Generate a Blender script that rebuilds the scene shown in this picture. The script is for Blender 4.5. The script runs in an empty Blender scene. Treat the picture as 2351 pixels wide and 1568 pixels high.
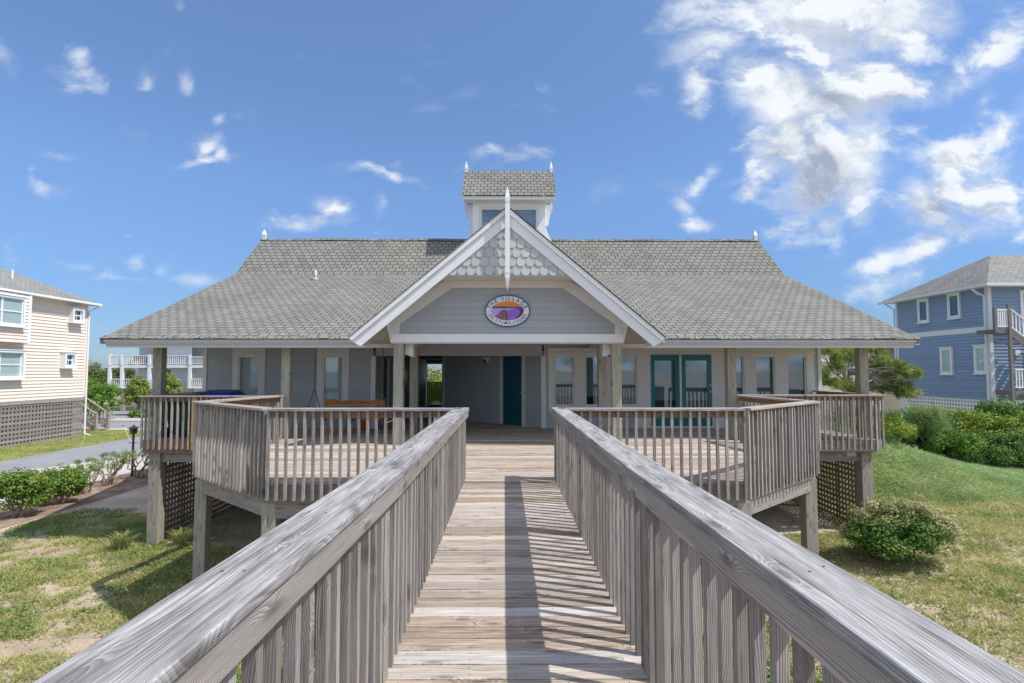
import bpy, math, random
import numpy as np
from mathutils import Vector, Matrix
random.seed(11)
rng = np.random.default_rng(11)
R = random.uniform
S = bpy.context.scene
COL = S.collection
rad = math.radians
V = Vector

# ------------------------------------------------------------------ camera geometry (metres, deck floor z = 0)
F, CX, CY, EYE = 1260.0, 1175.5, 784.0, 1.56
PIT, YAW = math.atan(67 / F), math.atan(10.5 / F)
def ray(px, py):
    u, v = px - CX, CY - py
    yc, z = F * math.cos(PIT) - v * math.sin(PIT), F * math.sin(PIT) + v * math.cos(PIT)
    return u * math.cos(YAW) + yc * math.sin(YAW), -u * math.sin(YAW) + yc * math.cos(YAW), z
def PY(px, py, y):
    a, b, c = ray(px, py); k = y / b
    return V((a * k, y, EYE + c * k))
def PZ(px, py, z):
    a, b, c = ray(px, py); k = (z - EYE) / c
    return V((a * k, b * k, z))
def PX(px, py, x):
    a, b, c = ray(px, py); k = x / a
    return V((x, b * k, EYE + c * k))

# ------------------------------------------------------------------ scene tree helpers
ORG = {}
def tag(o, label=None, cat=None, group=None, kind=None):
    if label: o['label'] = label
    if cat: o['category'] = cat
    if group: o['group'] = group
    if kind: o['kind'] = kind
    return o
def thing(name, loc, label, cat, group=None):
    o = bpy.data.objects.new(name, None)
    o.empty_display_size = .2
    COL.objects.link(o)
    o.location = loc
    ORG[o.name] = V(loc)
    return tag(o, label, cat, group)
def link(o, parent):
    COL.objects.link(o)
    if parent is not None:
        o.parent = parent
        ORG[o.name] = ORG[parent.name]
    else:
        ORG[o.name] = V((0, 0, 0))
    return o
def mesh_np(name, verts, faces_n, mat, parent=None, rnd=None, wc=None, smooth=False):
    """verts (N,3); faces_n (M,k) with a constant k"""
    me = bpy.data.meshes.new(name)
    verts = np.asarray(verts, np.float32)
    if parent is not None: verts = verts - np.array(ORG[parent.name], np.float32)
    faces_n = np.asarray(faces_n, np.int32)
    M, k = faces_n.shape
    me.vertices.add(len(verts)); me.vertices.foreach_set('co', verts.ravel())
    me.loops.add(M * k); me.loops.foreach_set('vertex_index', faces_n.ravel())
    me.polygons.add(M)
    me.polygons.foreach_set('loop_start', np.arange(0, M * k, k, dtype=np.int32))
    me.polygons.foreach_set('loop_total', np.full(M, k, np.int32))
    if smooth: me.polygons.foreach_set('use_smooth', np.ones(M, bool))
    if rnd is not None:
        a = me.attributes.new('rnd', 'FLOAT', 'POINT'); a.data.foreach_set('value', np.asarray(rnd, np.float32))
    if wc is not None:
        a = me.attributes.new('wc', 'FLOAT_VECTOR', 'POINT'); a.data.foreach_set('vector', np.asarray(wc, np.float32).ravel())
    me.update(calc_edges=True); me.validate()
    me.materials.append(mat)
    return link(bpy.data.objects.new(name, me), parent)

class MB:
    def __init__(s): s.v, s.f, s.w, s.r = [], [], [], []
    def add(s, vs, fs, ws=None, r=None):
        o = len(s.v)
        s.v += [tuple(v) for v in vs]
        s.f += [tuple(i + o for i in f) for f in fs]
        s.w += [tuple(w) for w in (ws if ws is not None else vs)]
        s.r += [R(0, 1) if r is None else r] * len(vs)
    def hexa(s, P, loc, g=0, r=None):
        """8 corner points (order x,y,z bits), loc = local coords, g = grain axis"""
        off = (R(0, 60), R(-.05, .05), R(.015, .06))
        o = [(g, (g + 1) % 3, (g + 2) % 3)][0]
        dims = [max(l[i] for l in loc) - min(l[i] for l in loc) for i in range(3)]
        a, b = [i for i in range(3) if i != g]
        if dims[a] < dims[b]: a, b = b, a
        ws = [(l[g] + off[0], l[a] + off[1], l[b] + off[2]) for l in loc]
        s.add(P, [(0, 2, 3, 1), (4, 5, 7, 6), (0, 1, 5, 4), (2, 6, 7, 3), (0, 4, 6, 2), (1, 3, 7, 5)], ws, r)
    def box(s, lo, hi, g=None, r=None):
        lo, hi = [min(a, b) for a, b in zip(lo, hi)], [max(a, b) for a, b in zip(lo, hi)]
        d = [hi[i] - lo[i] for i in range(3)]
        if g is None: g = d.index(max(d))
        P = [(lo[0] if i & 4 == 0 else hi[0], lo[1] if i & 2 == 0 else hi[1], lo[2] if i & 1 == 0 else hi[2]) for i in range(8)]
        c = [(lo[i] + hi[i]) / 2 for i in range(3)]
        s.hexa(P, [tuple(p[i] - c[i] for i in range(3)) for p in P], g, r)
    def bar(s, p0, p1, w, t, up=(0, 0, 1), r=None):
        p0, p1 = V(p0), V(p1); d = (p1 - p0); L = d.length; d.normalize()
        sd = d.cross(V(up)); sd.normalize(); n = sd.cross(d)
        P, loc = [], []
        for i in range(8):
            a, b, c = (-L / 2, L / 2)[bool(i & 4)], (-w / 2, w / 2)[bool(i & 2)], (-t / 2, t / 2)[bool(i & 1)]
            P.append((p0 + p1) / 2 + d * a + sd * b + n * c); loc.append((a, b, c))
        s.hexa(P, loc, 0, r)
    def prism(s, poly, vec, ud=None, vd=None, r=None):
        """polygon (list of 3d points, any winding) extruded by vec; ud = grain dir"""
        vec = V(vec); poly = [V(p) for p in poly]; n = len(poly)
        nr = sum(((poly[i] - poly[0]).cross(poly[(i + 1) % n] - poly[0]) for i in range(1, n - 1)), V((0, 0, 0)))
        if nr.dot(vec) > 0: poly = poly[::-1]
        ud = V(ud) if ud else (poly[1] - poly[0]).normalized()
        wv = vec.normalized()
        vd = V(vd) if vd else wv.cross(ud)
        off = (R(0, 60), R(-.05, .05), R(.015, .06))
        Q = poly + [p + vec for p in poly]
        ws = [((p - poly[0]).dot(ud) + off[0], (p - poly[0]).dot(vd) + off[1], (p - poly[0]).dot(wv) + off[2]) for p in Q]
        fs = [tuple(range(n)), tuple(range(2 * n - 1, n - 1, -1))] + [(i, i + n, (i + 1) % n + n, (i + 1) % n) for i in range(n)]
        s.add(Q, fs, ws, r)
    def tube(s, pts, r0, r1=None, n=8, cap=True):
        pts = [V(p) for p in pts]; r1 = r0 if r1 is None else r1
        rr = [r0 + (r1 - r0) * i / max(1, len(pts) - 1) for i in range(len(pts))]
        vs, fs, ws = [], [], []
        up = V((0, 0, 1))
        for i, p in enumerate(pts):
            d = (pts[min(i + 1, len(pts) - 1)] - pts[max(i - 1, 0)]).normalized()
            ref = up if abs(d.z) < .95 else V((1, 0, 0))
            a = d.cross(ref).normalized(); b = d.cross(a)
            for k in range(n):
                t = 2 * math.pi * k / n
                vs.append(p + (a * math.cos(t) + b * math.sin(t)) * rr[i])
        for i in range(len(pts) - 1):
            for k in range(n):
                fs.append((i * n + k, i * n + (k + 1) % n, (i + 1) * n + (k + 1) % n, (i + 1) * n + k))
        if cap: fs += [tuple(range(n - 1, -1, -1)), tuple(range((len(pts) - 1) * n, len(pts) * n))]
        s.add(vs, fs)
    def lathe(s, c, prof, n=16):
        c = V(c); vs, fs = [], []
        for r, z in prof:
            for k in range(n):
                t = 2 * math.pi * (k + .5) / n
                vs.append(c + V((r * math.cos(t), r * math.sin(t), z)))
        for i in range(len(prof) - 1):
            for k in range(n): fs.append((i * n + k, i * n + (k + 1) % n, (i + 1) * n + (k + 1) % n, (i + 1) * n + k))
        fs += [tuple(range(n - 1, -1, -1)), tuple(range((len(prof) - 1) * n, len(prof) * n))]
        s.add(vs, fs)
    def mesh(s, name, mat, org=V((0, 0, 0)), smooth=False):
        me = bpy.data.meshes.new(name)
        me.from_pydata([tuple(V(v) - org) for v in s.v], [], s.f)
        a = me.attributes.new('wc', 'FLOAT_VECTOR', 'POINT'); a.data.foreach_set('vector', [c for w in s.w for c in w])
        a = me.attributes.new('rnd', 'FLOAT', 'POINT'); a.data.foreach_set('value', s.r)
        me.materials.append(mat)
        if smooth: me.polygons.foreach_set('use_smooth', [True] * len(me.polygons))
        me.update()
        return me
    def build(s, name, mat, parent=None, smooth=False, bevel=0, kind=None):
        me = s.mesh(name, mat, ORG[parent.name] if parent is not None else V((0, 0, 0)), smooth)
        o = link(bpy.data.objects.new(name, me), parent)
        if bevel:
            m = o.modifiers.new('bevel', 'BEVEL'); m.width = bevel; m.segments = 2; m.limit_method = 'ANGLE'
        if kind: o['kind'] = kind
        return o

def nail(mb, x, y, z, r=.0045):
    mb.add([(x + r * math.cos(a * math.pi / 3), y + r * math.sin(a * math.pi / 3), z) for a in range(6)], [(0, 1, 2, 3, 4, 5)], r=2.)
class Fr:
    """a vertical wall plane: origin, direction along the wall, outward normal"""
    def __init__(s, o, u, n): s.o, s.u, s.n = V(o), V(u).normalized(), V(n).normalized()
    def pt(s, u, z, d=0): return V((s.o.x, s.o.y, 0)) + s.u * u + s.n * d + V((0, 0, z))
    def box(s, mb, u0, u1, z0, z1, d0, d1, g=None, r=None):
        P, loc = [], []
        dims = [abs(u1 - u0), abs(d1 - d0), abs(z1 - z0)]
        if g is None: g = dims.index(max(dims))
        for i in range(8):
            a, b, c = (u0, u1)[bool(i & 4)], (d0, d1)[bool(i & 2)], (z0, z1)[bool(i & 1)]
            P.append(s.pt(a, c, b)); loc.append((a - u0, b - d0, c - z0))
        mb.hexa(P, loc, g, r)
    def ring(s, mb, u0, u1, z0, z1, w, d0, d1):
        s.box(mb, u0, u0 + w, z0, z1, d0, d1); s.box(mb, u1 - w, u1, z0, z1, d0, d1)
        s.box(mb, u0 + w, u1 - w, z1 - w, z1, d0, d1); s.box(mb, u0 + w, u1 - w, z0, z0 + w, d0, d1)
    def siding(s, mb, u0, u1, z0, z1, lap, holes=(), lip=.016, span=None):
        nb = max(1, round((z1 - z0) / lap)); lap = (z1 - z0) / nb
        for i in range(nb):
            a, b = z0 + i * lap, z0 + (i + 1) * lap
            cuts = sorted({a, b} | {z for h in holes for z in h[2:4] if a < z < b})
            rv = R(0, 1)
            for c0, c1 in zip(cuts, cuts[1:]):
                segs = [(u0, u1)]
                for h in holes:
                    if h[2] < c1 - 1e-6 and h[3] > c0 + 1e-6:
                        segs = [q for (p0, p1) in segs for q in ((p0, min(p1, h[0])), (max(p0, h[1]), p1)) if q[1] - q[0] > 1e-4]
                for p0, p1 in segs:
                    e0 = e1 = (p0, p1)
                    if span: e0, e1 = span(c0), span(c1)
                    d0, d1 = lip * (1 - (c0 - a) / lap), lip * (1 - (c1 - a) / lap)
                    vs = [s.pt(e0[0], c0, d0), s.pt(e0[1], c0, d0), s.pt(e1[1], c1, d1), s.pt(e1[0], c1, d1)]
                    fs = [(0, 1, 2, 3)]
                    if c0 == a:
                        vs += [s.pt(e0[0], c0, 0), s.pt(e0[1], c0, 0)]; fs += [(4, 5, 1, 0)]
                    nrm = (V(vs[1]) - V(vs[0])).cross(V(vs[2]) - V(vs[0]))
                    if nrm.dot(s.n) < 0: fs = [f[::-1] for f in fs]
                    mb.add(vs, fs, [(u0 + i * 7.3 + (V(v) - s.o).dot(s.u), v[2], 0) for v in vs], rv)

# ------------------------------------------------------------------ node helpers
class NT:
    def __init__(s, tree): s.t = tree; tree.nodes.clear()
    def n(s, typ, **kw):
        nd = s.t.nodes.new(typ)
        for k, v in kw.items(): setattr(nd, k, v)
        return nd
    def set(s, sock, v):
        if isinstance(v, bpy.types.NodeSocket): s.t.links.new(v, sock)
        elif v is not None: sock.default_value = v
    def math(s, op, a, b=None, c=None, clamp=False):
        nd = s.n('ShaderNodeMath', operation=op, use_clamp=clamp)
        for i, v in enumerate((a, b, c)):
            if v is not None: s.set(nd.inputs[i], v)
        return nd.outputs[0]
    def vm(s, op, a, b=None, out=0):
        nd = s.n('ShaderNodeVectorMath', operation=op)
        s.set(nd.inputs[0], a)
        if b is not None: s.set(nd.inputs['Scale'] if op == 'SCALE' else nd.inputs[1], b)
        return nd.outputs[out]
    def noise(s, vec, scale, detail=3, rough=.55, dist=0, dims='3D'):
        nd = s.n('ShaderNodeTexNoise', noise_dimensions=dims)
        if vec is not None: s.set(nd.inputs['Vector'], vec)
        for k, v in (('Scale', scale), ('Detail', detail), ('Roughness', rough), ('Distortion', dist)): s.set(nd.inputs[k], v)
        return nd.outputs['Fac']
    def mix(s, fac, a, b, typ='MIX'):
        nd = s.n('ShaderNodeMix', data_type='RGBA', blend_type=typ)
        s.set(nd.inputs[0], fac)
        for i, v in ((6, a), (7, b)):
            s.set(nd.inputs[i], v if isinstance(v, bpy.types.NodeSocket) else (*v[:3], 1))
        return nd.outputs[2]
    def ramp(s, fac, stops):
        nd = s.n('ShaderNodeValToRGB')
        el = nd.color_ramp.elements
        while len(el) < len(stops): el.new(.5)
        for e, (p, c) in zip(el, stops):
            e.position = p; e.color = (*c, 1) if not isinstance(c, float) else (c, c, c, 1)
        s.set(nd.inputs[0], fac)
        return nd.outputs[0]
    def mr(s, v, a, b, c=0., d=1., typ='LINEAR'):
        nd = s.n('ShaderNodeMapRange', interpolation_type=typ)
        s.set(nd.inputs[0], v)
        for i, x in enumerate((a, b, c, d)): s.set(nd.inputs[i + 1], x)
        return nd.outputs[0]
    def attr(s, name, out='Fac'): return s.n('ShaderNodeAttribute', attribute_name=name).outputs[out]
    def sep(s, v):
        nd = s.n('ShaderNodeSeparateXYZ'); s.set(nd.inputs[0], v); return nd.outputs
    def comb(s, x, y, z):
        nd = s.n('ShaderNodeCombineXYZ')
        for i, v in enumerate((x, y, z)): s.set(nd.inputs[i], v)
        return nd.outputs[0]
    def bump(s, h, strength, dist=.01):
        nd = s.n('ShaderNodeBump'); s.set(nd.inputs['Height'], h)
        nd.inputs['Strength'].default_value = strength; nd.inputs['Distance'].default_value = dist
        return nd.outputs[0]
    def pbsdf(s, col, rough=.6, spec=.4, normal=None, metal=0., out=True, **kw):
        b = s.n('ShaderNodeBsdfPrincipled')
        s.set(b.inputs['Base Color'], col if isinstance(col, bpy.types.NodeSocket) else (*col, 1))
        s.set(b.inputs['Roughness'], rough); s.set(b.inputs['Specular IOR Level'], spec); s.set(b.inputs['Metallic'], metal)
        if normal is not None: s.set(b.inputs['Normal'], normal)
        if out: s.out(b.outputs[0])
        return b.outputs[0]
    def out(s, sh):
        o = s.n('ShaderNodeOutputMaterial'); s.t.links.new(sh, o.inputs[0])
def new_mat(name):
    m = bpy.data.materials.new(name); m.use_nodes = True
    return m, NT(m.node_tree)

def wood_mat(name, light, dark, tint=None, tint_amt=0., ring=.0065, contrast=.8, vary=.25, obj_rand=False, crack=.6, rw=.42, streak=0.):
    """weathered sawn timber: growth rings cut by the board, grain, knots, checks"""
    m, t = new_mat(name)
    wc = t.attr('wc', 'Vector'); rn = t.attr('rnd')
    if obj_rand:
        oi = t.n('ShaderNodeObjectInfo').outputs['Random']
        rn = t.math('FRACT', t.math('ADD', rn, oi))
        wc = t.vm('ADD', wc, t.comb(t.math('MULTIPLY', oi, 57.3), t.math('MULTIPLY', t.math('SUBTRACT', oi, .5), .06), t.math('MULTIPLY', rn, .02)))
    x, y, z = t.sep(wc)
    wob = t.noise(t.comb(t.math('MULTIPLY', x, .9), t.math('MULTIPLY', y, 2.), 0), 1., 2.)
    wob2 = t.noise(t.comb(t.math('MULTIPLY', x, 3.), t.math('MULTIPLY', y, 14.), t.math('MULTIPLY', z, 14.)), 1., 2.)
    vor = t.n('ShaderNodeTexVoronoi', voronoi_dimensions='2D', feature='F1')
    t.set(vor.inputs['Vector'], t.comb(t.math('MULTIPLY', x, 1.6), t.math('MULTIPLY', y, 6.), 0)); vor.inputs['Scale'].default_value = 1.
    kd = vor.outputs['Distance']
    knot = t.math('POWER', 2.718, t.math('MULTIPLY', t.math('MULTIPLY', kd, kd), -42.))
    yy = t.math('ADD', y, t.math('MULTIPLY', t.math('SUBTRACT', wob, .5), .13))
    rr = t.math('SQRT', t.math('ADD', t.math('MULTIPLY', yy, yy), t.math('MULTIPLY', z, z)))
    rr = t.math('ADD', rr, t.math('MULTIPLY', t.math('SUBTRACT', wob2, .5), .012))
    rr = t.math('ADD', rr, t.math('MULTIPLY', knot, .04))
    ph = t.math('FRACT', t.math('DIVIDE', rr, ring))
    ringv = t.mr(ph, 0., .75, 0., 1.); ringv = t.math('MINIMUM', ringv, t.mr(ph, .8, 1., 1., 0.))
    fib = t.noise(t.comb(t.math('MULTIPLY', x, 5.), t.math('MULTIPLY', y, 260.), t.math('MULTIPLY', z, 260.)), 1., 3., .6)
    big = t.noise(t.comb(t.math('MULTIPLY', x, 1.2), t.math('MULTIPLY', y, 9.), t.math('MULTIPLY', z, 9.)), 1., 4., .6)
    chk = t.noise(t.comb(t.math('MULTIPLY', x, 1.6), t.math('MULTIPLY', y, 90.), t.math('MULTIPLY', z, 90.)), 1., 2., .5)
    check = t.mr(chk, .66, .72, 0., crack)
    v = t.math('ADD', t.math('MULTIPLY', ringv, rw), t.math('ADD', t.math('MULTIPLY', fib, .55), t.math('MULTIPLY', big, .55)))
    if streak:
        sk = t.noise(t.comb(t.math('MULTIPLY', x, 1.7), t.math('MULTIPLY', y, 85.), t.math('MULTIPLY', z, 85.)), 1., 5., .72)
        sk2 = t.noise(t.comb(t.math('MULTIPLY', x, 4.), t.math('MULTIPLY', y, 20.), t.math('MULTIPLY', z, 20.)), 1., 4., .7)
        v = t.math('ADD', v, t.math('ADD', t.math('MULTIPLY', t.math('SUBTRACT', sk, .5), streak), t.math('MULTIPLY', t.math('SUBTRACT', sk2, .5), streak * .6)))
    v = t.mr(v, .45, 1.1, 0., 1.)
    v = t.math('ADD', t.math('MULTIPLY', v, contrast), (1 - contrast) * .55)
    col = t.mix(v, dark, light)
    if tint: col = t.mix(t.math('MULTIPLY', t.mr(t.math('FRACT', t.math('MULTIPLY', rn, 7.13)), .25, 1., 0., 1.), tint_amt), col, t.mix(v, tuple(c * .5 for c in tint), tint))
    col = t.mix(t.math('MULTIPLY', knot, t.mr(kd, .05, .13, .55, 0.)), col, (.06, .045, .035))
    col = t.mix(check, col, (.05, .045, .04))
    br = t.mr(rn, 0., 1., 1 - vary, 1 + vary * .6)
    col = t.mix(1., col, t.comb(br, br, br), 'MULTIPLY')
    col = t.mix(t.math('GREATER_THAN', t.attr('rnd'), 1.5), col, (.07, .05, .04))
    h = t.math('SUBTRACT', t.math('ADD', ringv, t.math('MULTIPLY', fib, .8)), t.math('MULTIPLY', check, 2.))
    t.pbsdf(col, .85, .2, t.bump(h, .55, .0025))
    return m

def paint_mat(name, col, rough=.6, dirt=.15, board=0., scale=1.5, dirtcol=(.25, .24, .2)):
    m, t = new_mat(name)
    co = t.n('ShaderNodeTexCoord').outputs['Object']
    x, y, z = t.sep(co)
    n1 = t.noise(co, scale, 4.); n2 = t.noise(t.comb(t.math('MULTIPLY', x, 9.), t.math('MULTIPLY', y, 9.), t.math('MULTIPLY', z, 1.)), 1., 3.)
    d = t.math('MULTIPLY', t.mr(t.math('ADD', n1, t.math('MULTIPLY', n2, .6)), .65, 1.15), dirt)
    c = t.mix(d, col, dirtcol)
    if board:
        br = t.mr(t.attr('rnd'), 0., 1., 1 - board, 1 + board)
        c = t.mix(1., c, t.comb(br, br, br), 'MULTIPLY')
    t.pbsdf(c, rough, .3, t.bump(t.noise(co, 60., 2.), .08, .003))
    return m
def flat_mat(name, col, rough=.5, spec=.4, metal=0.):
    m, t = new_mat(name)
    co = t.n('ShaderNodeTexCoord').outputs['Object']
    k = t.mr(t.noise(co, 14., 3.), .3, .7, .86, 1.1)
    t.pbsdf(t.mix(1., col, t.comb(k, k, k), 'MULTIPLY'), rough, spec, None, metal)
    return m
def shingle_mat(name, c1, c2, gap, bw, rh, mort, var=.5):
    m, t = new_mat(name)
    wc = t.attr('wc', 'Vector')
    x, y, z = t.sep(wc)
    wv = t.noise(t.comb(x, y, 0), 2.2, 2.)
    vec = t.comb(x, t.math('ADD', y, t.math('MULTIPLY', t.math('SUBTRACT', wv, .5), .02)), 0)
    b = t.n('ShaderNodeTexBrick', offset=.5, offset_frequency=2)
    t.set(b.inputs['Vector'], vec)
    b.inputs['Color1'].default_value = (*c1, 1); b.inputs['Color2'].default_value = (*c2, 1); b.inputs['Mortar'].default_value = (*gap, 1)  # gap colour: tab slots, plus painted shadow lines under each course
    for k, v in (('Scale', 1.), ('Mortar Size', mort), ('Mortar Smooth', .25), ('Bias', -.2), ('Brick Width', bw), ('Row Height', rh)): b.inputs[k].default_value = v
    n1 = t.noise(t.comb(x, y, 0), .5, 4.); n2 = t.noise(t.comb(x, y, 0), 40., 2.)
    st = t.noise(t.comb(t.math('MULTIPLY', x, 2.2), t.math('MULTIPLY', y, .25), 0), 1., 3.)
    br = t.math('MULTIPLY', t.mr(n1, .3, .7, .9, 1.08), t.math('MULTIPLY', t.mr(n2, .3, .7, .88, 1.12), t.mr(st, .3, .7, .95, 1.04)))
    col = t.mix(1., b.outputs['Color'], t.comb(br, br, br), 'MULTIPLY')
    wed = t.math('FRACT', t.math('DIVIDE', y, rh))
    h = t.math('SUBTRACT', t.math('MULTIPLY', t.math('SUBTRACT', 1., wed), .5), b.outputs['Fac'])
    t.pbsdf(col, .9, .15, t.bump(h, .5, .012))
    return m
def leaf_mat(name, stops, trans=.3, clump=1.2):
    m, t = new_mat(name)
    rn = t.attr('rnd'); co = t.n('ShaderNodeTexCoord').outputs['Object']
    v = t.math('ADD', t.math('MULTIPLY', rn, .62), t.math('MULTIPLY', t.mr(t.noise(co, clump, 2.), .3, .7), .38))
    col = t.ramp(v, stops)
    p = t.pbsdf(col, .55, .25, out=False)
    tr = t.n('ShaderNodeBsdfTranslucent'); t.set(tr.inputs[0], col)
    mx = t.n('ShaderNodeMixShader'); mx.inputs[0].default_value = trans
    t.t.links.new(p, mx.inputs[1]); t.t.links.new(tr.outputs[0], mx.inputs[2])
    t.out(mx.outputs[0])
    return m
def glass_mat(name, tint=(.8, .86, .86), refl=.14):
    m, t = new_mat(name)
    lw = t.n('ShaderNodeLayerWeight'); lw.inputs[0].default_value = .5
    fac = t.math('ADD', t.math('MULTIPLY', t.math('POWER', lw.outputs['Facing'], 4.5), 1. - refl), refl, clamp=True)
    co = t.n('ShaderNodeTexCoord').outputs['Object']
    g = t.n('ShaderNodeBsdfGlossy'); g.inputs['Roughness'].default_value = .03; g.inputs[0].default_value = (.56, .68, .80, 1)
    t.set(g.inputs['Normal'], t.bump(t.noise(co, 1.2, 1.), .03, .05))
    tr = t.n('ShaderNodeBsdfTransparent'); tr.inputs[0].default_value = (*tint, 1)
    mx = t.n('ShaderNodeMixShader'); t.set(mx.inputs[0], fac)
    t.t.links.new(tr.outputs[0], mx.inputs[1]); t.t.links.new(g.outputs[0], mx.inputs[2])
    t.out(mx.outputs[0])
    return m
def ground_mat(name, stops, scale=.6, fine=30., bump=.4, stones=None):
    m, t = new_mat(name)
    co = t.n('ShaderNodeTexCoord').outputs['Object']
    v = t.math('ADD', t.math('MULTIPLY', t.noise(co, scale, 5., .6), .65), t.math('MULTIPLY', t.noise(co, fine, 4., .7), .35))
    col = t.ramp(v, stops)
    if stones:
        q = t.noise(co, 8., 5., .75)
        col = t.mix(t.mr(q, .56, .64, 0., .8), col, stones)
    if name == 'sandy_ground': col = t.mix(t.attr('rnd'), col, t.ramp(v, [(.35, (.13, .18, .06)), (.65, (.28, .34, .14))]))
    t.pbsdf(col, .95, .1, t.bump(t.noise(co, fine, 4., .7), bump, .03))
    return m

M = {}
M['cap'] = wood_mat('weathered_cap_wood', (.62, .60, .59), (.17, .158, .152), vary=.10, ring=.008, contrast=1., rw=.18, streak=1.05)
M['board'] = wood_mat('walkway_wood', (.60, .49, .39), (.20, .142, .104), tint=(.66, .61, .565), tint_amt=.85, vary=.24, ring=.010, contrast=.9, rw=.34, streak=.9)
M['baluster'] = wood_mat('baluster_wood', (.48, .44, .405), (.14, .122, .11), tint=(.42, .35, .29), tint_amt=.5, vary=.36, obj_rand=True, ring=.006, streak=.7)
M['railwood'] = wood_mat('rail_wood', (.48, .435, .39), (.15, .122, .102), vary=.15, ring=.008, rw=.5, streak=.5)
M['brownrail'] = wood_mat('brown_rail_wood', (.37, .24, .14), (.15, .085, .05), vary=.15, ring=.009)
M['redwood'] = wood_mat('reddish_skirt_wood', (.36, .20, .13), (.17, .09, .06), vary=.12)
M['post'] = wood_mat('treated_post_wood', (.48, .465, .385), (.175, .165, .13), tint=(.40, .335, .25), tint_amt=.6, vary=.15, ring=.012, streak=.6)
M['pile'] = wood_mat('pile_wood', (.46, .42, .35), (.18, .16, .13), vary=.12, ring=.012)
M['greywood'] = wood_mat('grey_stair_wood', (.27, .25, .23), (.12, .11, .10), vary=.15, ring=.02)
M['beam'] = wood_mat('girder_wood', (.40, .36, .32), (.16, .14, .12), vary=.15, ring=.008)
M['newwood'] = wood_mat('yellow_new_wood', (.52, .35, .17), (.30, .18, .08), vary=.05, ring=.008)
M['lattice'] = wood_mat('lattice_wood', (.44, .36, .27), (.20, .155, .115), vary=.25, ring=.01)
M['lattice2'] = wood_mat('grey_lattice_wood', (.36, .32, .29), (.16, .14, .125), vary=.25, ring=.02)
M['swing'] = wood_mat('varnished_swing_wood', (.46, .22, .085), (.22, .085, .03), vary=.12, ring=.012, crack=.1)
M['siding'] = paint_mat('grey_blue_siding', (.345, .385, .405), .6, .12, .045)
M['gsiding'] = paint_mat('gable_siding', (.34, .365, .375), .6, .06, .03)
M['trim'] = paint_mat('pale_grey_trim', (.61, .61, .59), .5, .09)
M['white'] = paint_mat('white_trim', (.72, .73, .73), .5, .1)
M['soffit'] = paint_mat('cream_soffit', (.58, .565, .52), .6, .15)
M['scallop'] = paint_mat('scallop_shingle_paint', (.44, .45, .44), .65, .12, .07)
M['roof'] = shingle_mat('grey_green_shingle', (.225, .22, .192), (.172, .169, .150), (.033, .033, .031), .226, .195, .0125)
M['roofup'] = shingle_mat('grey_green_shingle_upper', (.212, .208, .18), (.158, .155, .136), (.03, .03, .028), .236, .215, .014)
M['farroof'] = shingle_mat('brown_grey_shingle', (.27, .265, .245), (.20, .195, .18), (.12, .12, .11), .3, .15, .012)
M['beige'] = paint_mat('peach_beige_siding', (.74, .635, .545), .6, .05, .03)
M['blue'] = paint_mat('blue_siding', (.215, .295, .42), .6, .10, .05, dirtcol=(.30, .36, .48))
M['palewall'] = paint_mat('pale_blue_white_siding', (.62, .64, .68), .6, .05, .03)
M['cream'] = paint_mat('cream_siding', (.62, .57, .45), .6, .1, .03)
M['teal'] = paint_mat('teal_door_paint', (.008, .165, .185), .35, .1, dirtcol=(.01, .09, .1))
M['darkteal'] = paint_mat('dark_teal_door_paint', (.008, .09, .12), .35, .1, dirtcol=(.01, .04, .05))
M['grey_tone'] = paint_mat('grey_pane_backing', (.36, .43, .48), .8, .1)  # for panels added behind the glass to imitate its blue-grey haze
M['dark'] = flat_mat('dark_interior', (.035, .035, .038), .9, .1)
M['room'] = flat_mat('room_interior', (.22, .22, .22), .9, .1)
M['blind'] = paint_mat('window_blind', (.78, .79, .76), .6, .03)
M['glass'] = glass_mat('window_glass', (.88, .92, .92), .07)
M['bglass'] = glass_mat('big_window_glass', (.78, .84, .86), .13)
M['darkglass'] = flat_mat('dark_glass', (.03, .045, .06), .08, .7)
M['metal'] = flat_mat('dark_chain_metal', (.16, .15, .14), .45, .5, .8)
M['steel'] = flat_mat('bright_metal', (.55, .53, .48), .3, .5, .9)
M['black'] = flat_mat('black_metal', (.025, .025, .027), .5, .4)
M['bin'] = flat_mat('dark_green_bin', (.008, .045, .032), .45, .4)
M['binblue'] = flat_mat('blue_bin', (.012, .022, .28), .4, .4)
M['plasticwhite'] = flat_mat('white_plastic', (.72, .72, .70), .4, .4)
M['terracotta'] = flat_mat('terracotta', (.42, .115, .04), .7, .3)
M['red'] = flat_mat('red_reflector', (.6, .03, .03), .4, .5)
M['yellow'] = flat_mat('yellow_stake', (.55, .55, .25), .5, .4)
M['navy'] = flat_mat('navy_box_side', (.03, .05, .2), .4, .4)
M['signwhite'] = flat_mat('sign_white', (.66, .66, .66), .5, .3)
M['signblue'] = flat_mat('sign_blue', (.012, .08, .23), .4, .4)
M['ink'] = flat_mat('sign_ink', (.035, .045, .06), .5, .3)
M['purple'] = flat_mat('sign_purple', (.26, .13, .50), .5, .3)
M['lilac'] = flat_mat('sign_lilac', (.45, .34, .62), .5, .3)
M['violet'] = flat_mat('sign_violet', (.09, .03, .20), .5, .3)
M['orange'] = flat_mat('sign_orange', (.72, .22, .03), .5, .3)
M['signbrown'] = flat_mat('sign_brown', (.30, .15, .08), .5, .3)
M['asphalt'] = ground_mat('asphalt', [(.3, (.21, .215, .225)), (.7, (.29, .295, .305))], .8, 60., .3)
M['concrete'] = ground_mat('concrete', [(.3, (.38, .365, .335)), (.7, (.47, .45, .415))], .6, 30., .15)
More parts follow.
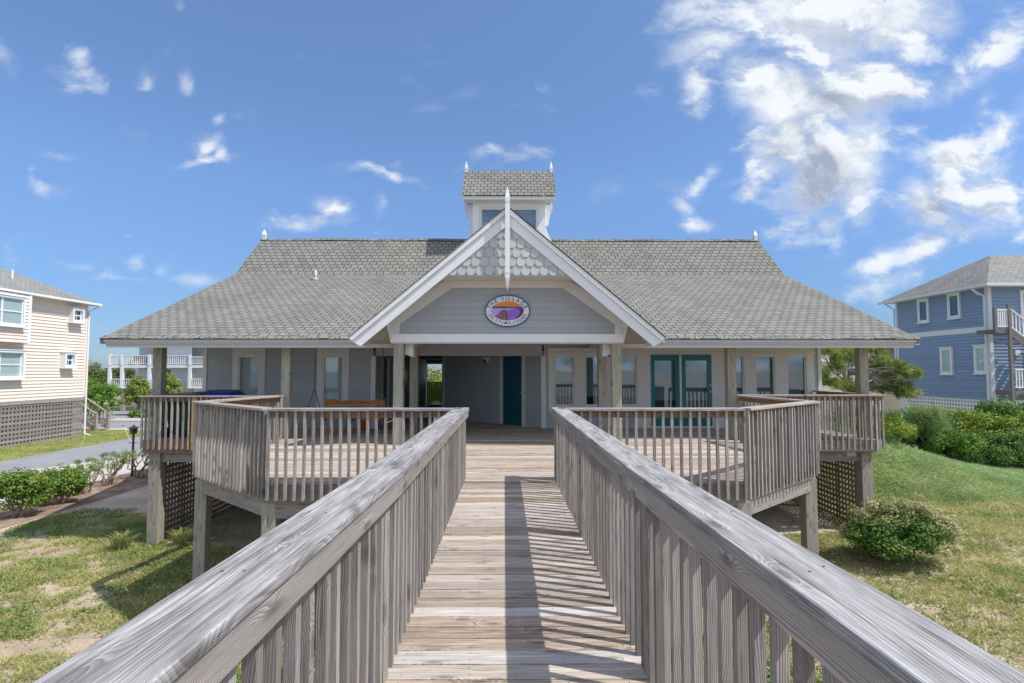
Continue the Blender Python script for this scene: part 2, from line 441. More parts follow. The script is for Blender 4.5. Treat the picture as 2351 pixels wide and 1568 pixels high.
M['mulch'] = ground_mat('mulch', [(.35, (.17, .10, .075)), (.5, (.30, .205, .16)), (.65, (.46, .35, .28))], 2., 30., 1.)
M['sand'] = ground_mat('sandy_ground', [(.36, (.27, .22, .145)), (.5, (.45, .355, .265)), (.66, (.62, .50, .40))], .55, 22., .8)
M['lawn'] = ground_mat('lawn_turf', [(.33, (.13, .17, .045)), (.55, (.23, .26, .07)), (.75, (.42, .38, .16))], .5, 24., 1.)
M['bark'] = flat_mat('bark', (.22, .18, .14), .9, .1)
M['pinebark'] = flat_mat('grey_pine_branch', (.24, .215, .20), .9, .1)
M['twig'] = flat_mat('tan_twig', (.36, .27, .19), .9, .1)
M['hedge'] = leaf_mat('hedge_leaves', [(0.1, (0.062, 0.125, 0.031)), (0.5, (0.163, 0.263, 0.044)), (0.9, (0.375, 0.425, 0.075))])
M['scrub'] = leaf_mat('scrub_leaves', [(0.1, (0.029, 0.091, 0.026)), (0.5, (0.091, 0.195, 0.039)), (0.9, (0.273, 0.351, 0.065))])
M['yscrub'] = leaf_mat('yellow_green_leaves', [(0.1, (0.065, 0.143, 0.026)), (0.5, (0.208, 0.305, 0.039)), (0.9, (0.468, 0.481, 0.091))])
M['pale'] = leaf_mat('pale_feathery_leaves', [(0.1, (0.117, 0.208, 0.078)), (0.5, (0.26, 0.364, 0.13)), (0.9, (0.468, 0.546, 0.247))])
M['flower'] = leaf_mat('cream_flower_leaves', [(.1, (.10, .15, .04)), (.5, (.24, .27, .10)), (.7, (.42, .40, .19)), (.95, (.60, .55, .33))])
M['pine'] = leaf_mat('pine_needles', [(0.1, (0.075, 0.135, 0.03)), (0.5, (0.225, 0.285, 0.06)), (0.9, (0.45, 0.48, 0.12))])
M['fardark'] = leaf_mat('far_dark_leaves', [(0.1, (0.065, 0.111, 0.039)), (0.5, (0.156, 0.202, 0.065)), (0.9, (0.286, 0.312, 0.111))])
M['bright'] = leaf_mat('bright_bush_leaves', [(0.1, (0.056, 0.138, 0.025)), (0.5, (0.138, 0.275, 0.037)), (0.9, (0.3, 0.425, 0.075))])
M['grass'] = leaf_mat('yellow_green_grass', [(0.05, (0.203, 0.225, 0.094)), (0.4, (0.317, 0.345, 0.12)), (0.7, (0.474, 0.454, 0.161)), (0.95, (0.662, 0.559, 0.282))], .35, .9)
M['greengrass'] = leaf_mat('green_mound_grass', [(.05, (.15, .26, .09)), (.45, (.30, .43, .17)), (.75, (.42, .52, .24)), (.97, (.60, .62, .38))], .35, .9)
M['weed'] = leaf_mat('ground_weed_leaves', [(0.05, (0.088, 0.162, 0.04)), (0.5, (0.158, 0.26, 0.057)), (0.95, (0.32, 0.368, 0.089))], .3, 1.)

# ------------------------------------------------------------------ numpy value noise and the terrain
_tab = rng.random((256, 256))
def vn(x, y, f):
    x = np.asarray(x, float) * f + 1000.; y = np.asarray(y, float) * f + 1000.
    xi, yi = np.floor(x).astype(int), np.floor(y).astype(int)
    u, v = x - xi, y - yi; u = u * u * (3 - 2 * u); v = v * v * (3 - 2 * v)
    g = lambda a, b: _tab[a % 256, b % 256]
    return (g(xi, yi) * (1 - u) + g(xi + 1, yi) * u) * (1 - v) + (g(xi, yi + 1) * (1 - u) + g(xi + 1, yi + 1) * u) * v
def fbm(x, y, f): return .5 * vn(x, y, f) + .28 * vn(x, y, f * 2.1) + .15 * vn(x, y, f * 4.3) + .07 * vn(x, y, f * 9.)
def sst(a, b, x):
    t = np.clip((np.asarray(x, float) - a) / (b - a), 0, 1); return t * t * (3 - 2 * t)
def gz(x, y):
    x = np.asarray(x, float); y = np.asarray(y, float)
    h = -2.4 + .33 * sst(2, 8, x)
    h = h + (fbm(x, y, .55) - .5) * .16 * sst(-12.4, -10.5, x) * (1 - sst(30, 60, np.hypot(x, y)))
    h = h + 1.85 * np.exp(-((x - 10.6) / 4.1) ** 2) * sst(14.6, 19.6, y) * (1 - sst(32, 44, y))
    return h
def axis(a, b, fine, far):
    c = list(np.arange(a, b + 1e-6, fine)); s = fine; p = b
    while p < far: s *= 1.35; p += s; c.append(p)
    s = fine; p = a
    while p > -far: s *= 1.35; p -= s; c.insert(0, p)
    return np.array(c)
xs, ys = axis(-13, 19, .25, 2600), axis(-3, 27, .25, 2600)
gx, gy = np.meshgrid(xs, ys)
gv = np.stack([gx, gy, gz(gx, gy)], -1).reshape(-1, 3)
nx, ny = len(xs), len(ys)
ii = np.arange(ny - 1)[:, None] * nx + np.arange(nx - 1)[None, :]
gf = np.stack([ii, ii + 1, ii + nx + 1, ii + nx], -1).reshape(-1, 4)
_gx, _gy = gv[:, 0], gv[:, 1]
_green = sst(14.8, 15.6, _gy) * sst(8, 9, _gx) * (1 - .7 * sst(17.5, 19.5, _gx)) * (1 - sst(26, 30, _gy)) + .45 * sst(24, 40, np.hypot(_gx, _gy)) * sst(-8, 4, _gy)
tag(mesh_np('ground', gv, gf, M['sand'], rnd=np.clip(_green, 0, 1), smooth=True), kind='structure')
def sheet(name, pts, z, mat, label=None):
    mb = MB(); mb.add([(x, y, z) for x, y in pts], [tuple(range(len(pts)))])
    o = mb.build(name, mat); o['kind'] = 'structure'
    return o
sheet('lawn', [(-60, 6), (-22.1, 6), (-22.1, 37.2), (-60, 37.2)], -2.396, M['lawn'])
sheet('driveway', [(-22.1, 2), (-20.6, 2), (-20.2, 20.5), (-18.4, 23.8), (-16.6, 26.2), (-16.2, 30), (-16.2, 38.4), (-22.1, 38.4)], -2.394, M['asphalt'])
sheet('pavement', [(-20.8, 2), (-14.7, 2), (-14.7, 26), (-16.7, 26), (-18.5, 23.7), (-20.3, 20.4)], -2.395, M['concrete'])
sheet('mulch_bed', [(-14.7, 6), (-12.55, 6), (-12.7, 14), (-12.45, 18), (-12.7, 24), (-14.7, 24)], -2.392, M['mulch'])
sheet('side_path', [(-60, 37.2), (-19.5, 37.2), (-19.5, 38.4), (-22.1, 38.4), (-60, 38.4)], -2.397, M['concrete'])
sheet('street', [(-160, 38.4), (120, 38.4), (120, 43), (-160, 43)], -2.394, M['asphalt'])
mb = MB(); mb.box((-160, 43, -2.6), (120, 45.4, -2.30)); tag(mb.build('kerb_pavement', M['concrete']), kind='structure')
sheet('garage_drive', [(-41, 45.4), (-31, 45.4), (-31, 54.2), (-37.4, 54.2)], -2.393, M['asphalt'])

m_, t_ = new_mat('sea_water')
t_.pbsdf(t_.ramp(t_.noise(t_.n('ShaderNodeTexCoord').outputs['Object'], .05, 4.), [(.35, (.07, .12, .15)), (.65, (.12, .18, .21))]), .25, .5, t_.bump(t_.noise(t_.n('ShaderNodeTexCoord').outputs['Object'], .8, 4.), .4, .3))
M['sea'] = m_
sheet('water', [(-2500, -2500), (2500, -2500), (2500, -26), (-2500, -26)], -2.36, M['sea'])
# ------------------------------------------------------------------ foliage builders
def leaf_mesh(name, C, N, L, W, mat, parent=None, rnd=None, droop=0.):
    n = len(C)
    N = N / np.maximum(np.linalg.norm(N, axis=1, keepdims=True), 1e-6)
    rv = rng.normal(size=(n, 3)); a = np.cross(N, rv); a /= np.maximum(np.linalg.norm(a, axis=1, keepdims=True), 1e-6)
    b = np.cross(N, a)
    L = (L * rng.uniform(.7, 1.3, n))[:, None]; W = (W * rng.uniform(.7, 1.3, n))[:, None]
    P = np.stack([C - a * L / 2, C + b * W / 2, C + a * L / 2, C - b * W / 2], 1).reshape(-1, 3)
    if rnd is None: rnd = rng.random(n)
    return mesh_np(name, P, np.arange(4 * n).reshape(n, 4), mat, parent, np.repeat(rnd, 4))
def clumps(c, r, k, sub, shell=.75, flat=.0):
    """k clump centres through an ellipsoid, denser toward its surface"""
    d = rng.normal(size=(k, 3)); d /= np.linalg.norm(d, axis=1, keepdims=True)
    d[:, 2] = np.where(d[:, 2] < -flat, -d[:, 2] * .6, d[:, 2])
    q = np.array(c) + d * np.array(r) * (rng.uniform(.35, 1., (k, 1)) ** (1 - shell + .2))
    return q, sub * rng.uniform(.6, 1.35, k)
def clump_leaves(q, s, per, up=.4):
    k = len(q); idx = np.repeat(np.arange(k), per); n = len(idx)
    d = rng.normal(size=(n, 3)); d /= np.linalg.norm(d, axis=1, keepdims=True)
    C = q[idx] + d * (s[idx] * rng.uniform(.3, 1., n) ** .5)[:, None] * np.array([1, 1, .8])
    N = d + rng.normal(size=(n, 3)) * .5; N[:, 2] += up
    cl = rng.random(k)
    return C, N, np.clip(.3 * cl[idx] + .55 * rng.random(n) + .15 * (d[:, 2] * .5 + .5), 0, 1)
def needle_mesh(name, tips, dirs, per, L, W, mat, parent=None):
    """tufts of needles: each tuft fans out round a twig direction"""
    k = len(tips); idx = np.repeat(np.arange(k), per); n = len(idx)
    d = dirs[idx] * .55 + rng.normal(size=(n, 3)) * .62; d /= np.linalg.norm(d, axis=1, keepdims=True)
    base = tips[idx] + rng.normal(size=(n, 3)) * L * .28
    ln = (L * rng.uniform(.7, 1.2, n))[:, None]
    sd = np.cross(d, rng.normal(size=(n, 3))); sd /= np.maximum(np.linalg.norm(sd, axis=1, keepdims=True), 1e-6)
    P = np.stack([base - sd * W, base + sd * W, base + d * ln], 1).reshape(-1, 3)
    rn = np.clip(.35 * rng.random(k)[idx] + .65 * rng.random(n), 0, 1)
    return mesh_np(name, P, np.arange(3 * n).reshape(n, 3), mat, parent, np.repeat(rn, 3))
def limb(mb, p0, p1, r0, r1, wig=.1, seg=5, n=6):
    p0, p1 = V(p0), V(p1); L = (p1 - p0).length
    pts = [p0]
    for i in range(1, seg): pts.append(p0.lerp(p1, i / seg) + V((R(-1, 1), R(-1, 1), R(-.6, .6))) * L * wig)
    pts.append(p1); mb.tube(pts, r0, r1, n)
    return pts
def bush(name, c, r, label, cat, mat, k=60, per=90, sub=.3, leaf=.07, wid=.04, group=None, stems=5, twig=None, shell=.75):
    """a bush standing on the ground at c (x, y): r = half extents, height = 2*r.z roughly"""
    z0 = float(gz(c[0], c[1])); cz = z0 + r[2] * .80
    t = thing(name, (c[0], c[1], z0), label, cat, group)
    q, s = clumps((c[0], c[1], cz), (r[0] - sub * .6, r[1] - sub * .6, r[2] - sub * .5), k, sub, shell, .7)
    nl = random.choice((3, 4, 5)); lob = np.array([(R(-.5, .5) * r[0], R(-.5, .5) * r[1], R(-.25, .42) * r[2]) for _ in range(nl)]); lsc = np.array([R(.5, .75) for _ in range(nl)])
    li = rng.integers(0, nl, k); cc = np.array((c[0], c[1], cz)); pick = rng.random(k) < .72
    q = np.where(pick[:, None], cc + lob[li] + (q - cc) * lsc[li][:, None], q)
    q[:, 2] = np.maximum(q[:, 2], gz(q[:, 0], q[:, 1]) + sub * .4)
    C, N, rn = clump_leaves(q, s, per)
    leaf_mesh('foliage', C, N, leaf, wid, mat, t, rn)
    mb = MB()
    for i in range(stems):
        e = q[random.randrange(k)]
        limb(mb, (c[0] + R(-.15, .15) * r[0], c[1] + R(-.15, .15) * r[1], z0 - .08), e, .03 * max(.6, r[2]), .008, .06)
    mb.build('stem', twig or M['bark'], t, smooth=True)
    return t

# ------------------------------------------------------------------ railings
def mitred(path, off):
    """offset polyline to its left by off with mitred corners"""
    pts = [V((p[0], p[1], 0)) for p in path]; out = []
    for i, p in enumerate(pts):
        ds = []
        if i > 0: ds.append((p - pts[i - 1]).normalized())
        if i < len(pts) - 1: ds.append((pts[i + 1] - p).normalized())
        ns = [V((-d.y, d.x, 0)) for d in ds]
        if len(ns) == 1: m = ns[0]
        else:
            m = (ns[0] + ns[1]).normalized(); m = m / max(.3, m.dot(ns[0]))
        out.append(p + m * off)
    return out
BAL = {}
def baluster_mesh(h, w=.037):
    key = round(h, 3), w
    if key not in BAL:
        mb = MB(); a = w / 2
        P = [(-a, -a, .03), (-a, -a, h), (-a, a, 0), (-a, a, h), (a, -a, .03), (a, -a, h), (a, a, 0), (a, a, h)]
        mb.hexa(P, P, 2, .0)
        BAL[key] = mb.mesh('baluster', M['baluster'])
    return BAL[key]
def railing(name, path, label, side, group, z=0., capz=1.03, bottom=-.25, capw=.19, pitch=.127, posts=(), ext=(0, 0), mats=('cap', 'brownrail'), inner=None, origin=None, skip=0.):
    """path = line of the rail's centre; side = +1 balusters to the left of the path, -1 right (the outer side)"""
    o = path[0] if origin is None else origin
    t = thing(name, (o[0], o[1], z), label, 'railing', group)
    P = [V((p[0], p[1], 0)) for p in path]
    d0, d1 = (P[1] - P[0]).normalized(), (P[-1] - P[-2]).normalized()
    PE = P[:]; PE[0] = P[0] - d0 * ext[0]; PE[-1] = P[-1] + d1 * ext[1]
    oo = .102 if inner is None else capw - inner
    lo, hi = mitred(PE, side * oo), mitred(PE, side * (oo - capw))
    r0, r1 = mitred(P, 0.), mitred(P, side * .038)
    for i in range(len(P) - 1):
        d = (P[i + 1] - P[i]).normalized()
        e = .0015
        mb = MB(); q = [lo[i] + d * e, lo[i + 1] - d * e, hi[i + 1] - d * e, hi[i] + d * e]
        mb.prism([V((p.x, p.y, z + capz - .038)) for p in q], (0, 0, .038), d, V((-d.y, d.x, 0)))
        LL = (PE[i + 1] - PE[i]).length; k = int(LL / .61)
        for a in range(k + 1):
            for f in (.22, .52):
                p = PE[i] + d * (.12 + a * .61 + R(-.02, .02)); p = p + V((-d.y, d.x, 0)) * side * (oo - capw * f + R(-.006, .006))
                if .12 + a * .61 < LL - .03: nail(mb, p.x, p.y, z + capz + .0012)
        mb.build('cap_rail', M[mats[0]], t, bevel=.006)
        mb = MB(); mb.prism([V((p.x, p.y, z + capz - .132)) for p in (r0[i], r0[i + 1], r1[i + 1], r1[i])], (0, 0, .0925), d, V((0, 0, 1)))
        mb.build('top_rail', M[mats[1]], t, bevel=.003)
        nrm = V((-d.y, d.x, 0)) * side
        L = (P[i + 1] - P[i]).length; nb = max(1, int(round(L / pitch)))
        for k in range(nb + (1 if i == len(P) - 2 else 0)):
            s = L * k / nb
            if s < skip: continue
            c = P[i] + d * s + nrm * (.038 + .0195)
            me = baluster_mesh(capz - .0395 - bottom)
            b = bpy.data.objects.new('baluster', me); link(b, t)
            b.location = V((c.x, c.y, z + bottom)) - ORG[t.name]
            b.rotation_euler = (R(-.004, .004), R(-.004, .004), math.atan2(-nrm.x, nrm.y) + R(-.03, .03))
    for (px, py, z0, z1) in posts:
        mb = MB(); mb.box((px - .045, py - .045, z0), (px + .045, py + .045, z1)); mb.build('post', M['post'], t, bevel=.004)
    return t

# --- the boardwalk
bw = thing('boardwalk', (0, 3, 0), 'narrow weathered plank boardwalk leading straight to the deck', 'boardwalk')
mb = MB(); y = -3.0
def bx(yy):  # slight flare of the walkway toward the viewer
    return -.60 - .06 * float(np.clip((2.9 - yy) / 3, 0, 1)), .675 + .02 * float(np.clip((7.8 - yy) / 5, 0, 1)) + .05 * float(np.clip((3.1 - yy) / 3, 0, 1))
while y < 7.70:
    a, b = bx(y); w = .1405
    dz = R(-.002, .002)
    mb.box((a - .07, y, -.036 + dz), (b + .07, y + w - R(.004, .007), dz), g=0)
    for x in (-.55, -.2, .3, .62):
        for yy in (.035, .105): nail(mb, x + R(-.008, .008), y + yy + R(-.006, .006), dz + .0012, .004)
    y += .1432
mb.build('deck_boards', M['board'], bw, bevel=.003)
mb = MB()
for s, x in ((-1, -.64), (1, .71)): mb.box((x - .02, -3, -.28), (x + .02, 7.7, -.037))
for x in (-.2, .3): mb.box((x - .02, -3, -.27), (x + .02, 7.7, -.038))
mb.build('joist', M['beam'], bw)
for yy in (-2.2, .3, 2.8, 5.3):
    for x in (-.73, .81):
        mb = MB(); mb.box((x - .06, yy - .06, float(gz(x, yy)) - .3), (x + .06, yy + .06, -.2)); mb.build('pile', M['pile'], bw)
LW = [(-.71, -2.9), (-.566, 3.0), (-.564, 8.0)]
RW = [(.80, -2.9), (.668, 3.1), (.638, 8.0)]
WK = dict(mats=('cap', 'railwood'), capw=.205, inner=.008)
railing('boardwalk_railing', LW, 'weathered handrail along the left side of the narrow boardwalk', 1, 'boardwalk handrails', **WK,
        posts=[(-.69, .4, -.3, .88), (-.655, 2.85, -.3, .88), (-.65, 5.3, -.3, .88), (-.65, 7.74, -.3, .88)])
railing('boardwalk_railing', RW, 'weathered handrail along the right side of the narrow boardwalk', -1, 'boardwalk handrails', **WK,
        posts=[(.79, .4, -.3, .88), (.755, 2.9, -.3, .88), (.74, 5.3, -.3, .88), (.725, 7.74, -.3, .88)])

# --- the octagonal deck and porch floor
FX = 3.36; SX = 5.36; FY, SYY, BY = 7.84, 9.62, 12.55
dk = thing('deck', (0, 10, 0), 'wide plank deck with angled corners between the boardwalk and the clubhouse', 'deck')
mb = MB(); y = FY
def half(yy):
    if yy < SYY: return FX + (SX - FX) * max(0, (yy - FY)) / (SYY - FY)
    if yy < BY: return SX
    return 8.22
while y < 16.6:
    h = min(half(y), half(y + .14)); x = -h; xe = h + (.2 if y >= BY else 0)
    while x < xe:
        l = R(2.4, 4.9); x1 = min(xe, x + l)
        if xe - x1 < .6: x1 = xe
        dz = R(-.002, .002)
        mb.box((x, y, -.036 + dz), (x1 - .003, y + .1395 - R(0, .004), dz), g=0); x = x1
    y += .1425
mb.build('deck_boards', M['board'], dk)
mb = MB(); y = 16.6
while y < 25.3: mb.box((-3.6, y, -.036), (1.2, y + .138, 0), g=0); y += .1425
mb.build('porch_floor', M['board'], dk)
mb = MB(); oc = [(-8.2, BY), (-SX, BY), (-SX, SYY), (-FX, FY), (FX, FY), (SX, SYY), (SX, BY), (8.42, BY)]
for (a, b) in zip(oc, oc[1:]):
    a, b = V((*a, 0)), V((*b, 0)); d = (b - a).normalized(); n = V((d.y, -d.x, 0))
    mt = mb
    q = [a + n * .003, b + n * .003, b - n * .035, a - n * .035]
    mb.prism([V((p.x, p.y, -.29)) for p in q], (0, 0, .2525), d, V((0, 0, 1)))
mb.build('rim_joist', M['beam'], dk)
for (a, b) in (((-SX, SYY), (-FX, FY)), ((-FX, FY), (FX, FY)), ((FX, FY), (SX, SYY)), ((-8.1, BY + .1), (-SX, BY + .1)), ((SX, BY + .1), (8.3, BY + .1)), ((-8.1, BY + .1), (-8.1, 15)), ((8.3, BY + .1), (8.3, 15))):
    a, b = V((*a, -.405)), V((*b, -.405)); d = (b - a).normalized(); n = V((d.y, -d.x, 0))
    if n.y > 0: n = -n
    mb = MB(); mb.bar(a - n * .045 + d * .1, b - n * .045 - d * .1, .045, .225); mb.build('girder', M['beam'], dk, bevel=.004)
mb = MB()
for x in np.arange(-5.0, 5.1, .6):
    y0 = FY + max(0, (abs(x) - FX) / (SX - FX)) * (SYY - FY)
    mb.box((x - .02, y0 + .05, -.26), (x + .02, 15, -.037))
mb.build('joist', M['beam'], dk)
PILES = [(-FX, FY + .12, .10), (FX, FY + .12, .10), (-SX + .12, SYY + .02, .10), (SX - .12, SYY + .02, .10), (-SX + .12, 12.75, .1), (SX - .12, 12.75, .1), (-7.98, 12.72, .125), (8.22, 12.72, .125), (-2.5, 11.0, .1), (2.5, 11.0, .1), (0, 12.9, .1)]
for (x, y, h) in PILES:
    mb = MB(); mb.box((x - h, y - h, float(gz(x, y)) - .3), (x + h, y + h, -.295)); mb.build('pile', M['pile'], dk, bevel=.008)
    if y > 12.7 and abs(x) > 7:
        for (ux, uz) in ((-.05, -.5), (.05, -.5), (.05, -.36)):
            mb = MB(); mb.tube([(x + ux, y - h - .012, uz), (x + ux, y - h + .01, uz)], .018, n=8); mb.build('bolt', M['metal'], dk)

# --- deck railings
G = 'railings round the deck'
railing('deck_railing', [(-.71, FY), (-FX + .01, FY)], 'front deck railing left of the boardwalk', 1, G, ext=(.08, 0), skip=.1)
railing('deck_railing', [(.79, FY), (FX - .01, FY)], 'front deck railing right of the boardwalk', -1, G, ext=(.08, 0), skip=.1)
railing('deck_railing', [(-FX - .02, FY + .01), (-SX, SYY), (-4.93, 12.0)], 'angled left corner railing of the deck with closely seen balusters', 1, G, mats=('railwood', 'brownrail'), posts=[(-4.98, 11.95, 0, .88)])
railing('deck_railing', [(FX + .02, FY + .01), (SX, SYY), (5.06, 12.0)], 'angled right corner railing of the deck with closely seen balusters', -1, G, mats=('railwood', 'brownrail'), posts=[(5.1, 11.95, 0, .88)])
G = 'railings along the porch'
t = railing('porch_railing', [(-5.1, BY), (-8.2, BY), (-8.2, 14.95)], 'left porch railing in front of the rubbish bins with one new yellow post', 1, G, capz=1.0, mats=('railwood', 'brownrail'), bottom=-.21)
mb = MB(); mb.box((-8.2, BY - .036, -.245), (-5.4, BY - .006, .003)); tag(mb.build('skirt_board', M['redwood'], t), 'reddish brown skirt board')
mb = MB(); c = PY(446, 980, BY - .06); mb.box((c.x - .06, BY - .085, -.235), (c.x + .06, BY - .045, .95)); tag(mb.build('new_post', M['newwood'], t, bevel=.003), 'new yellow pine post')
for zz in (-.17, -.03):
    mb = MB(); mb.tube([(c.x + .0, BY - .10, zz), (c.x, BY - .08, zz)], .02, n=8); mb.build('bolt', M['steel'], t)
t = railing('porch_railing', [(5.2, BY - .15), (8.42, BY - .15), (8.42, 14.95)], 'right porch railing on the corner next to the pine tree', -1, G, capz=1.02, mats=('railwood', 'brownrail'), bottom=-.21)
mb = MB(); mb.box((5.4, BY - .186, -.245), (8.42, BY - .008, .003)); tag(mb.build('skirt_board', M['railwood'], t), 'grey pink skirt board')

# --- square lattice screens under the building
def lattice_mesh(fr, u0, u1, z0, z1, gap, w, th, d=0., diag=False):
    mb = MB()
    n = max(2, int((u1 - u0) / gap)); m = max(2, int((z1 - z0) / gap))
    for i in range(n + 1):
        u = u0 + (u1 - u0 - w) * i / n; fr.box(mb, u, u + w, z0, z1, d, d + th, g=2)
    for i in range(m + 1):
        z = z0 + (z1 - z0 - w) * i / m; fr.box(mb, u0, u1, z, z + w, d + th + .001, d + 2 * th, g=0)
    return mb
def lattice_screen(fr, u0, u1, z0, z1, label, gap=.128, w=.068, posts=(), mat='lattice', name='lattice_screen', group='lattice screens under the clubhouse'):
    t = thing(name, fr.pt(u0, z0), label, 'lattice', group)
    lattice_mesh(fr, u0, u1, z0, z1, gap, w, .012).build('lattice', M[mat], t)
    for p in posts:
        mb = MB(); fr.box(mb, p - .04, p + .04, z0 - .2, z1, -.06, -.002); mb.build('post', M['post'], t)
    return t
lattice_screen(Fr((-8.0, 12.9, 0), (0, 1, 0), (1, 0, 0)), 0, 4.6, -2.42, -.52, 'dark square lattice below the left end of the porch', posts=(.85, 1.75, 3.3))
lattice_screen(Fr((8.24, 12.9, 0), (0, 1, 0), (-1, 0, 0)), 0, 4.6, -2.2, -.52, 'brown square lattice below the right end of the porch', posts=(.85, 1.75, 3.3))
lattice_screen(Fr((-7.9, 17.6, 0), (1, 0, 0), (0, -1, 0)), 0, 16., -2.45, -.4, 'shaded lattice far back beneath the deck', posts=(4, 8, 12))

# ------------------------------------------------------------------ the clubhouse
ch = thing('clubhouse', (.1, 20, 0), 'grey clubhouse with a big shingle roof, front gable and roof cupola', 'clubhouse')
WY = 15.0
fl = Fr((0, WY, 0), (1, 0, 0), (0, -1, 0))
WL = [(-7.305, -6.735), (-5.02, -4.465)]
WR = [(1.275, 1.82), (2.122, 2.67), (2.993, 3.538), (5.924, 6.469), (6.776, 7.31), (7.652, 8.177)]
ZW0, ZW1 = .61, 1.96
mb = MB()
holes = [(a, b, ZW0, ZW1) for a, b in WL]
fl.siding(mb, -8.2, -3.65, .0, 2.26, .153, holes)
holes = [(a, b, ZW0, ZW1) for a, b in WR] + [(3.915, 5.57, .04, 1.99)]
fl.siding(mb, 1.0, 8.54, .0, 2.26, .153, holes)
f45 = Fr((1.0, WY, 0), (-1, 1, 0), (-1, -1, 0))
DU = (.83, 1.62)
f45.siding(mb, 0, 4.38, 0, 2.1, .153, [(DU[0], DU[1], 0, 1.98)])
fpl = Fr((-3.65, WY, 0), (0, 1, 0), (1, 0, 0)); fpl.siding(mb, 0, 10.1, 0, 2.1, .153, [(1.12, 1.85, 0, 1.95)])
fpr = Fr((-2.1, 18.1, 0), (0, 1, 0), (-1, 0, 0)); fpr.siding(mb, 0, 7.1, 0, 2.1, .153)
fsl = Fr((-8.2, WY, 0), (0, 1, 0), (-1, 0, 0)); fsl.siding(mb, 0, 10.1, -.3, 2.3, .153)
fsr = Fr((8.54, WY, 0), (0, 1, 0), (1, 0, 0)); fsr.siding(mb, 0, 10.1, -.3, 2.3, .153)
for fs in (fsl, fsr):
    fs.siding(mb, 0, 10, 2.3, 6.1, .153, span=lambda z: ((max(0, (z - 2.36) / .42) - 2.3, 12.3 - max(0, (z - 2.36) / .42)) if z < 4.7 else (3.2 + (z - 4.7) / .86, 6.8 - (z - 4.7) / .86)))
mb.build('wall', M['siding'], ch)
mb = MB(); mb.box((-8.15, 25.0, -.3), (-3.7, 25.15, 2.3)); mb.box((-2.05, 25.0, -.3), (8.5, 25.15, 2.3)); mb.box((-3.66, 24.9, 1.86), (-2.06, 25.1, 2.3)); mb.build('back_wall', M['siding'], ch)
mb = MB(); mb.box((1.2, 19.0, .0), (8.5, 19.1, 2.3)); mb.box((1.05, 15.06, -.02), (8.5, 19, .0)); mb.box((-8.1, 15.9, 0), (-3.75, 16, 2.3)); mb.box((1.02, 15.7, 0), (1.1, 19, 2.3)); mb.build('interior', M['room'], ch)
# header over the recess, corner boards
mb = MB(); fl.box(mb, -3.6, .95, 1.965, 2.26, -.04, .0); mb.build('entry_header', M['siding'], ch)
for fr_, a, b, z in ((fl, -8.26, -8.16, 2.25), (fl, 8.50, 8.60, 2.25), (fl, -3.71, -3.59, 1.963), (fl, .92, 1.05, 1.963), (f45, 4.33, 4.44, 2.05)):
    mb = MB(); fr_.box(mb, a, b, 0, z, -.06, .03); mb.build('corner_board', M['trim'], ch)
mb = MB(); mb.box((-9.0, 12.36, 2.262), (9.2, WY + .1, 2.29)); mb.build('porch_ceiling', M['soffit'], ch)
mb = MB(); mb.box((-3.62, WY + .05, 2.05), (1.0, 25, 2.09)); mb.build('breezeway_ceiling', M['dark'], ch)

def window(parent, fr, u0, u1, z0, z1, trim=.1, head=True, blind=False, d=.03, fm='trim', glass='glass', sill=True, mull=None, meet=False):
    """opening u0..u1 x z0..z1: outer trim = the window part; sash, pane and blind below it"""
    mb = MB()
    fr.box(mb, u0 - trim, u0, z0 - .1, z1 + .06, -.02, d); fr.box(mb, u1, u1 + trim, z0 - .1, z1 + .06, -.02, d)
    fr.box(mb, u0, u1, z1, z1 + .06, -.02, d); fr.box(mb, u0, u1, z0 - .1, z0, -.02, d)
    if head:
        fr.box(mb, u0 - trim - .02, u1 + trim + .02, z1 + .06, z1 + .10, -.02, d + .03); fr.box(mb, u0 - trim, u1 + trim, z1 + .10, z1 + .19, -.02, d + .006)
        fr.box(mb, u0 - trim - .012, u1 + trim + .012, z1 + .19, z1 + .215, -.02, d + .04)
    if sill: fr.box(mb, u0 - trim - .02, u1 + trim + .02, z0 - .14, z0 - .10, -.02, d + .04)
    w = mb.build('window', M[fm], parent, bevel=.003)
    mb = MB(); fr.ring(mb, u0, u1, z0, z1, .04, -.04, .012)
    if mull:
        for m in mull: fr.box(mb, m - .015, m + .015, z0 + .04, z1 - .04, -.035, .008)
    if meet: fr.box(mb, u0 + .04, u1 - .04, (z0 + z1) / 2 - .02, (z0 + z1) / 2 + .02, -.035, .01)
    mb.build('sash', M[fm], w)
    mb = MB(); fr.box(mb, u0 + .03, u1 - .03, z0 + .03, z1 - .03, -.03, -.025); mb.build('pane', M[glass], w)
    if blind:
        mb = MB(); z = z0 + .04
        while z < z1 - .04:
            fr.box(mb, u0 + .045, u1 - .045, z, z + .019, -.062, -.056); z += .0235
        fr.box(mb, u0, u1, z0, z1, -.09, -.08, r=.5)
        mb.build('blind', M['blind'], w)
    return w
for a, b in WL: window(ch, fl, a, b, ZW0, ZW1, .155, blind=True)
